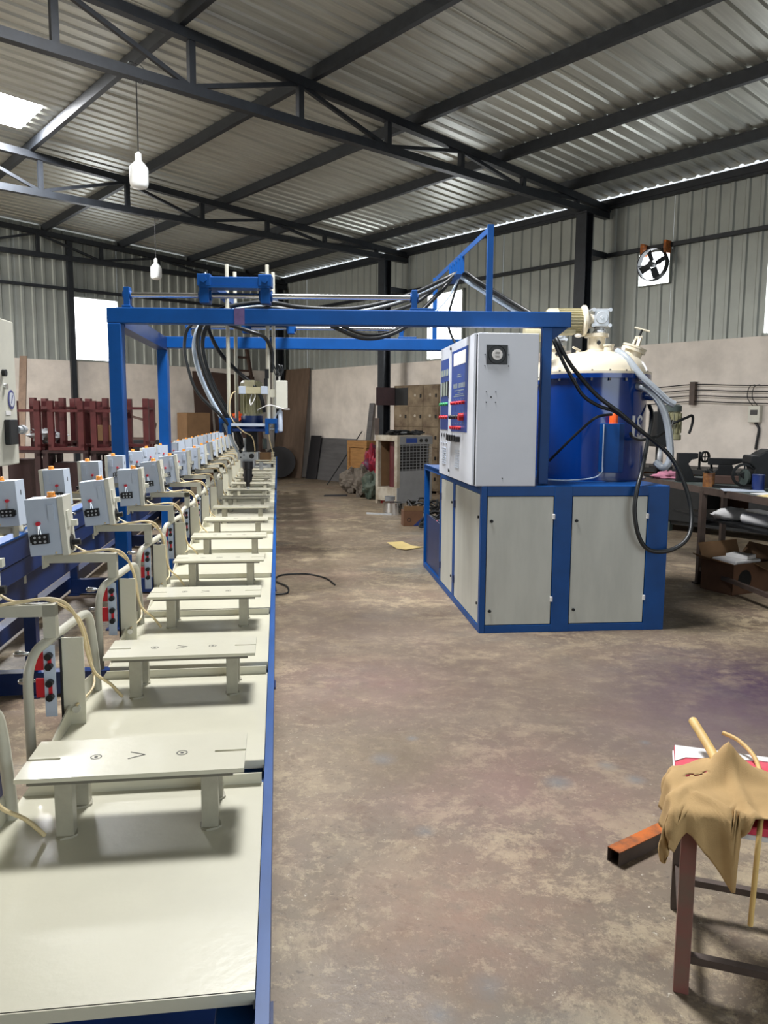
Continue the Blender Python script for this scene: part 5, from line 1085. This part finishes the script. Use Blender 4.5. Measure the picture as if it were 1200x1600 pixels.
o = ob('grey_bundle', MB().ball((0, 0, .09), (.24, .15, .09), 18, 10, .25, 61), M['coolergrey'], loc=(-4.80, 11.02, 1.15), smooth=50); tag(o, 'grey crumpled plastic bundle among the upturned maroon stands', 'bundle')
o = ob('small_carton', MB().bb(-.12, .12, -.1, .1, 0, .22), M['kraft'], loc=(-3.98, 11.06, 1.17), rz=.3, bev=.006); tag(o, 'small tan carton among the upturned maroon stands', 'carton')
o = ob('wooden_plank', MB().slab((-6.15, 12.9, 0), (-6.02, 12.9, 0), (-6.62, 14.6, 2.6), (-6.75, 14.6, 2.6), .03), M['ply'], ); tag(o, 'pale plank leaning behind the maroon stands at the left edge', 'plank')
inb('dark_crate', MB().bb(3.6, 4.2, -6.0, -5.35, 0, 1.1), 'darksheet', 'dark crate behind the maroon stands', 'crate')
pf = thing('picture_frame', 'empty dark wooden frame standing behind the maroon stands', 'frame', BP(3.85, 5.62, 1.1), R(8))
for a_, b_ in (((-.22, 0, 0), (-.16, .05, .42)), ((.20, 0, .0), (.26, .05, .30)), ((-.22, 0, .02), (.20, 0, .02)), ((-.16, .05, .42), (.26, .05, .30))): ob('frame_bar', MB().bar(a_, b_, .03, .045), M['plydark'], pf)

# ------------------------------------------------------------------ stool with the rag, lower right
SO = Vector((.798, 1.902, 0)); SROT = R(-19)
st = thing('stool', 'low steel stool with a pink-red seat and brown legs, lower right', 'stool', SO, SROT)
ob('seat', MB().bb(-.03, .47, -.035, .425, .478, .50), M['pink'], st, bev=.003)
ob('seat_edge', MB().bb(-.034, .474, -.039, .429, .468, .480), M['paper'], st)
for x in (0, .44):
    for y in (0, .37):
        ob('leg', MB().bb(x - .019, x + .019, y - .019, y + .019, 0, .468), M['pinkleg'] if y == 0 else M['brownleg'], st, bev=.002)
for y in (0, .37): ob('rung', MB().bb(.019, .421, y - .012, y + .012, .085, .105), M['brownleg'], st)
for x in (0, .44): ob('rung', MB().bb(x - .012, x + .012, .019, .351, .13, .15), M['brownleg'], st)
def sl_(x, y, z): v = Matrix.Rotation(SROT, 3, 'Z') @ Vector((x, y, 0)); return (SO.x + v.x, SO.y + v.y, z)
o = ob('white_sheet', MB().prism([(-.03, .30), (.0, .335), (.2, .385), (.45, .40), (.45, .42), (-.028, .42)], .5003, .5025), M['paper'], loc=sl_(0, 0, 0), rz=SROT); tag(o, 'white paper strip along the far edge of the stool seat', 'paper')
# rag
def rag():
    nx, ny = 54, 46; b = MB(); vs = []
    drop = [(-.14, .07), (-.10, .11), (-.05, .10), (-.03, .12), (-.015, .06), (.0, .06), (.02, .10), (.05, .14), (.07, .18), (.085, .20), (.095, .18), (.105, .07), (.13, .045), (.155, .015), (.17, -.01), (.20, .0), (.24, .02), (.30, .045), (.36, .05), (.45, .05)]
    def dr_(x):
        for (a_, da), (b_, db) in zip(drop[:-1], drop[1:]):
            if a_ <= x <= b_: return da + (db - da) * (x - a_) / (b_ - a_)
        return .05
    for j in range(ny):
        for i in range(nx):
            x = -.14 + .58 * i / (nx - 1)
            yb = .27 - .10 * abs((x - .10) / .3) + .02 * math.sin(x * 40); y0 = -.035 - dr_(x)
            y = yb + (y0 - yb) * j / (ny - 1)
            rr_ = math.hypot(x - .10, y - .20)
            def ridge(ax_, ay_, bx_, by_, w__, h__):
                dx_, dy_ = bx_ - ax_, by_ - ay_; L2 = math.hypot(dx_, dy_); u_ = ((x - ax_) * dx_ + (y - ay_) * dy_) / L2 / L2; d__ = abs((x - ax_) * dy_ - (y - ay_) * dx_) / L2
                return h__ * math.exp(-(d__ / w__) ** 2) * (1 if -.1 < u_ < 1.3 else 0)
            z = .524 + .040 * math.exp(-(rr_ / .075) ** 2) + ridge(.10, .20, .15, -.06, .012, .016) + ridge(.10, .20, -.06, -.01, .02, .014) + ridge(.10, .20, .42, .06, .025, .02) + ridge(.02, .02, .12, -.05, .012, .012)
            z += .004 * math.sin(x * 30 + y * 18) + .003 * math.sin(y * 44 - x * 20 + 1)
            z = max(z, .515)
            X, Y = x, y
            ex = max(0, -.042 - x); ey = max(0, -.046 - y)
            fold = .014 * math.sin(x * 70 + 1.3) + .010 * math.sin(x * 31)
            if ey > 0:
                z -= ey * .97; Y = -.052 - ey * .10 - abs(fold) * min(1, ey / .05)
                X = x + ey * .12 * math.sin(x * 25)
            if ex > 0:
                z -= ex * .85; X = -.05 - ex * .18 - .006 * math.sin(y * 60)
            vs.append((X, Y, z))
    fs = []
    hole = {(12, 12), (13, 12), (14, 13), (12, 13), (15, 13), (16, 12)}
    for j in range(ny - 1):
        for i in range(nx - 1):
            if (i, j) in hole: continue
            fs.append((j * nx + i, j * nx + i + 1, (j + 1) * nx + i + 1, (j + 1) * nx + i))
    b.add(vs, fs); return b
o = ob('rag', rag(), M['rag'], loc=SO, rz=SROT, smooth=80); md = o.modifiers.new('thickness', 'SOLIDIFY'); md.thickness = .0025; md.offset = 1
tag(o, 'torn khaki cloth rag draped over the corner of the stool', 'rag')
o = ob('wooden_stick', MB().tube([(.085, .15, .522), (.075, .24, .545), (.05, .33, .565), (.02, .425, .585)], .0135, 12), M['handle'], loc=SO, rz=SROT, smooth=60); tag(o, 'thick pale wooden handle sticking out from under the rag', 'handle')
o = ob('bent_cane', MB().tube([(.11, .46, .545), (.15, .43, .54), (.185, .37, .525), (.195, .29, .512), (.19, .12, .509), (.165, .0, .509), (.152, -.075, .495), (.148, -.085, .40), (.145, -.083, .27)], .0065, 10), M['handle'], loc=SO, rz=SROT, smooth=60); tag(o, 'thin pale bent cane hanging down the front of the stool', 'cane')

# rusty square tube on the floor
p0 = Vector((.79, 2.49, 0)); p1 = Vector((1.12, 2.72, 0)); L_ = (p1 - p0).length; rz_ = math.atan2(p1.y - p0.y, p1.x - p0.x)
sq = thing('square_tube', 'rusty hollow square steel tube lying on the floor behind the stool', 'tube', p0, rz_)
w_ = .05; th_ = .003
ob('tube_top', MB().bb(0, L_, -w_ / 2, w_ / 2, w_ - th_, w_), M['rusttop'], sq)
for y in (-w_ / 2, w_ / 2 - th_): ob('tube_side', MB().bb(0, L_, y, y + th_, th_, w_ - th_), M['brownleg'], sq)
ob('tube_bottom', MB().bb(0, L_, -w_ / 2, w_ / 2, 0, th_), M['brownleg'], sq)
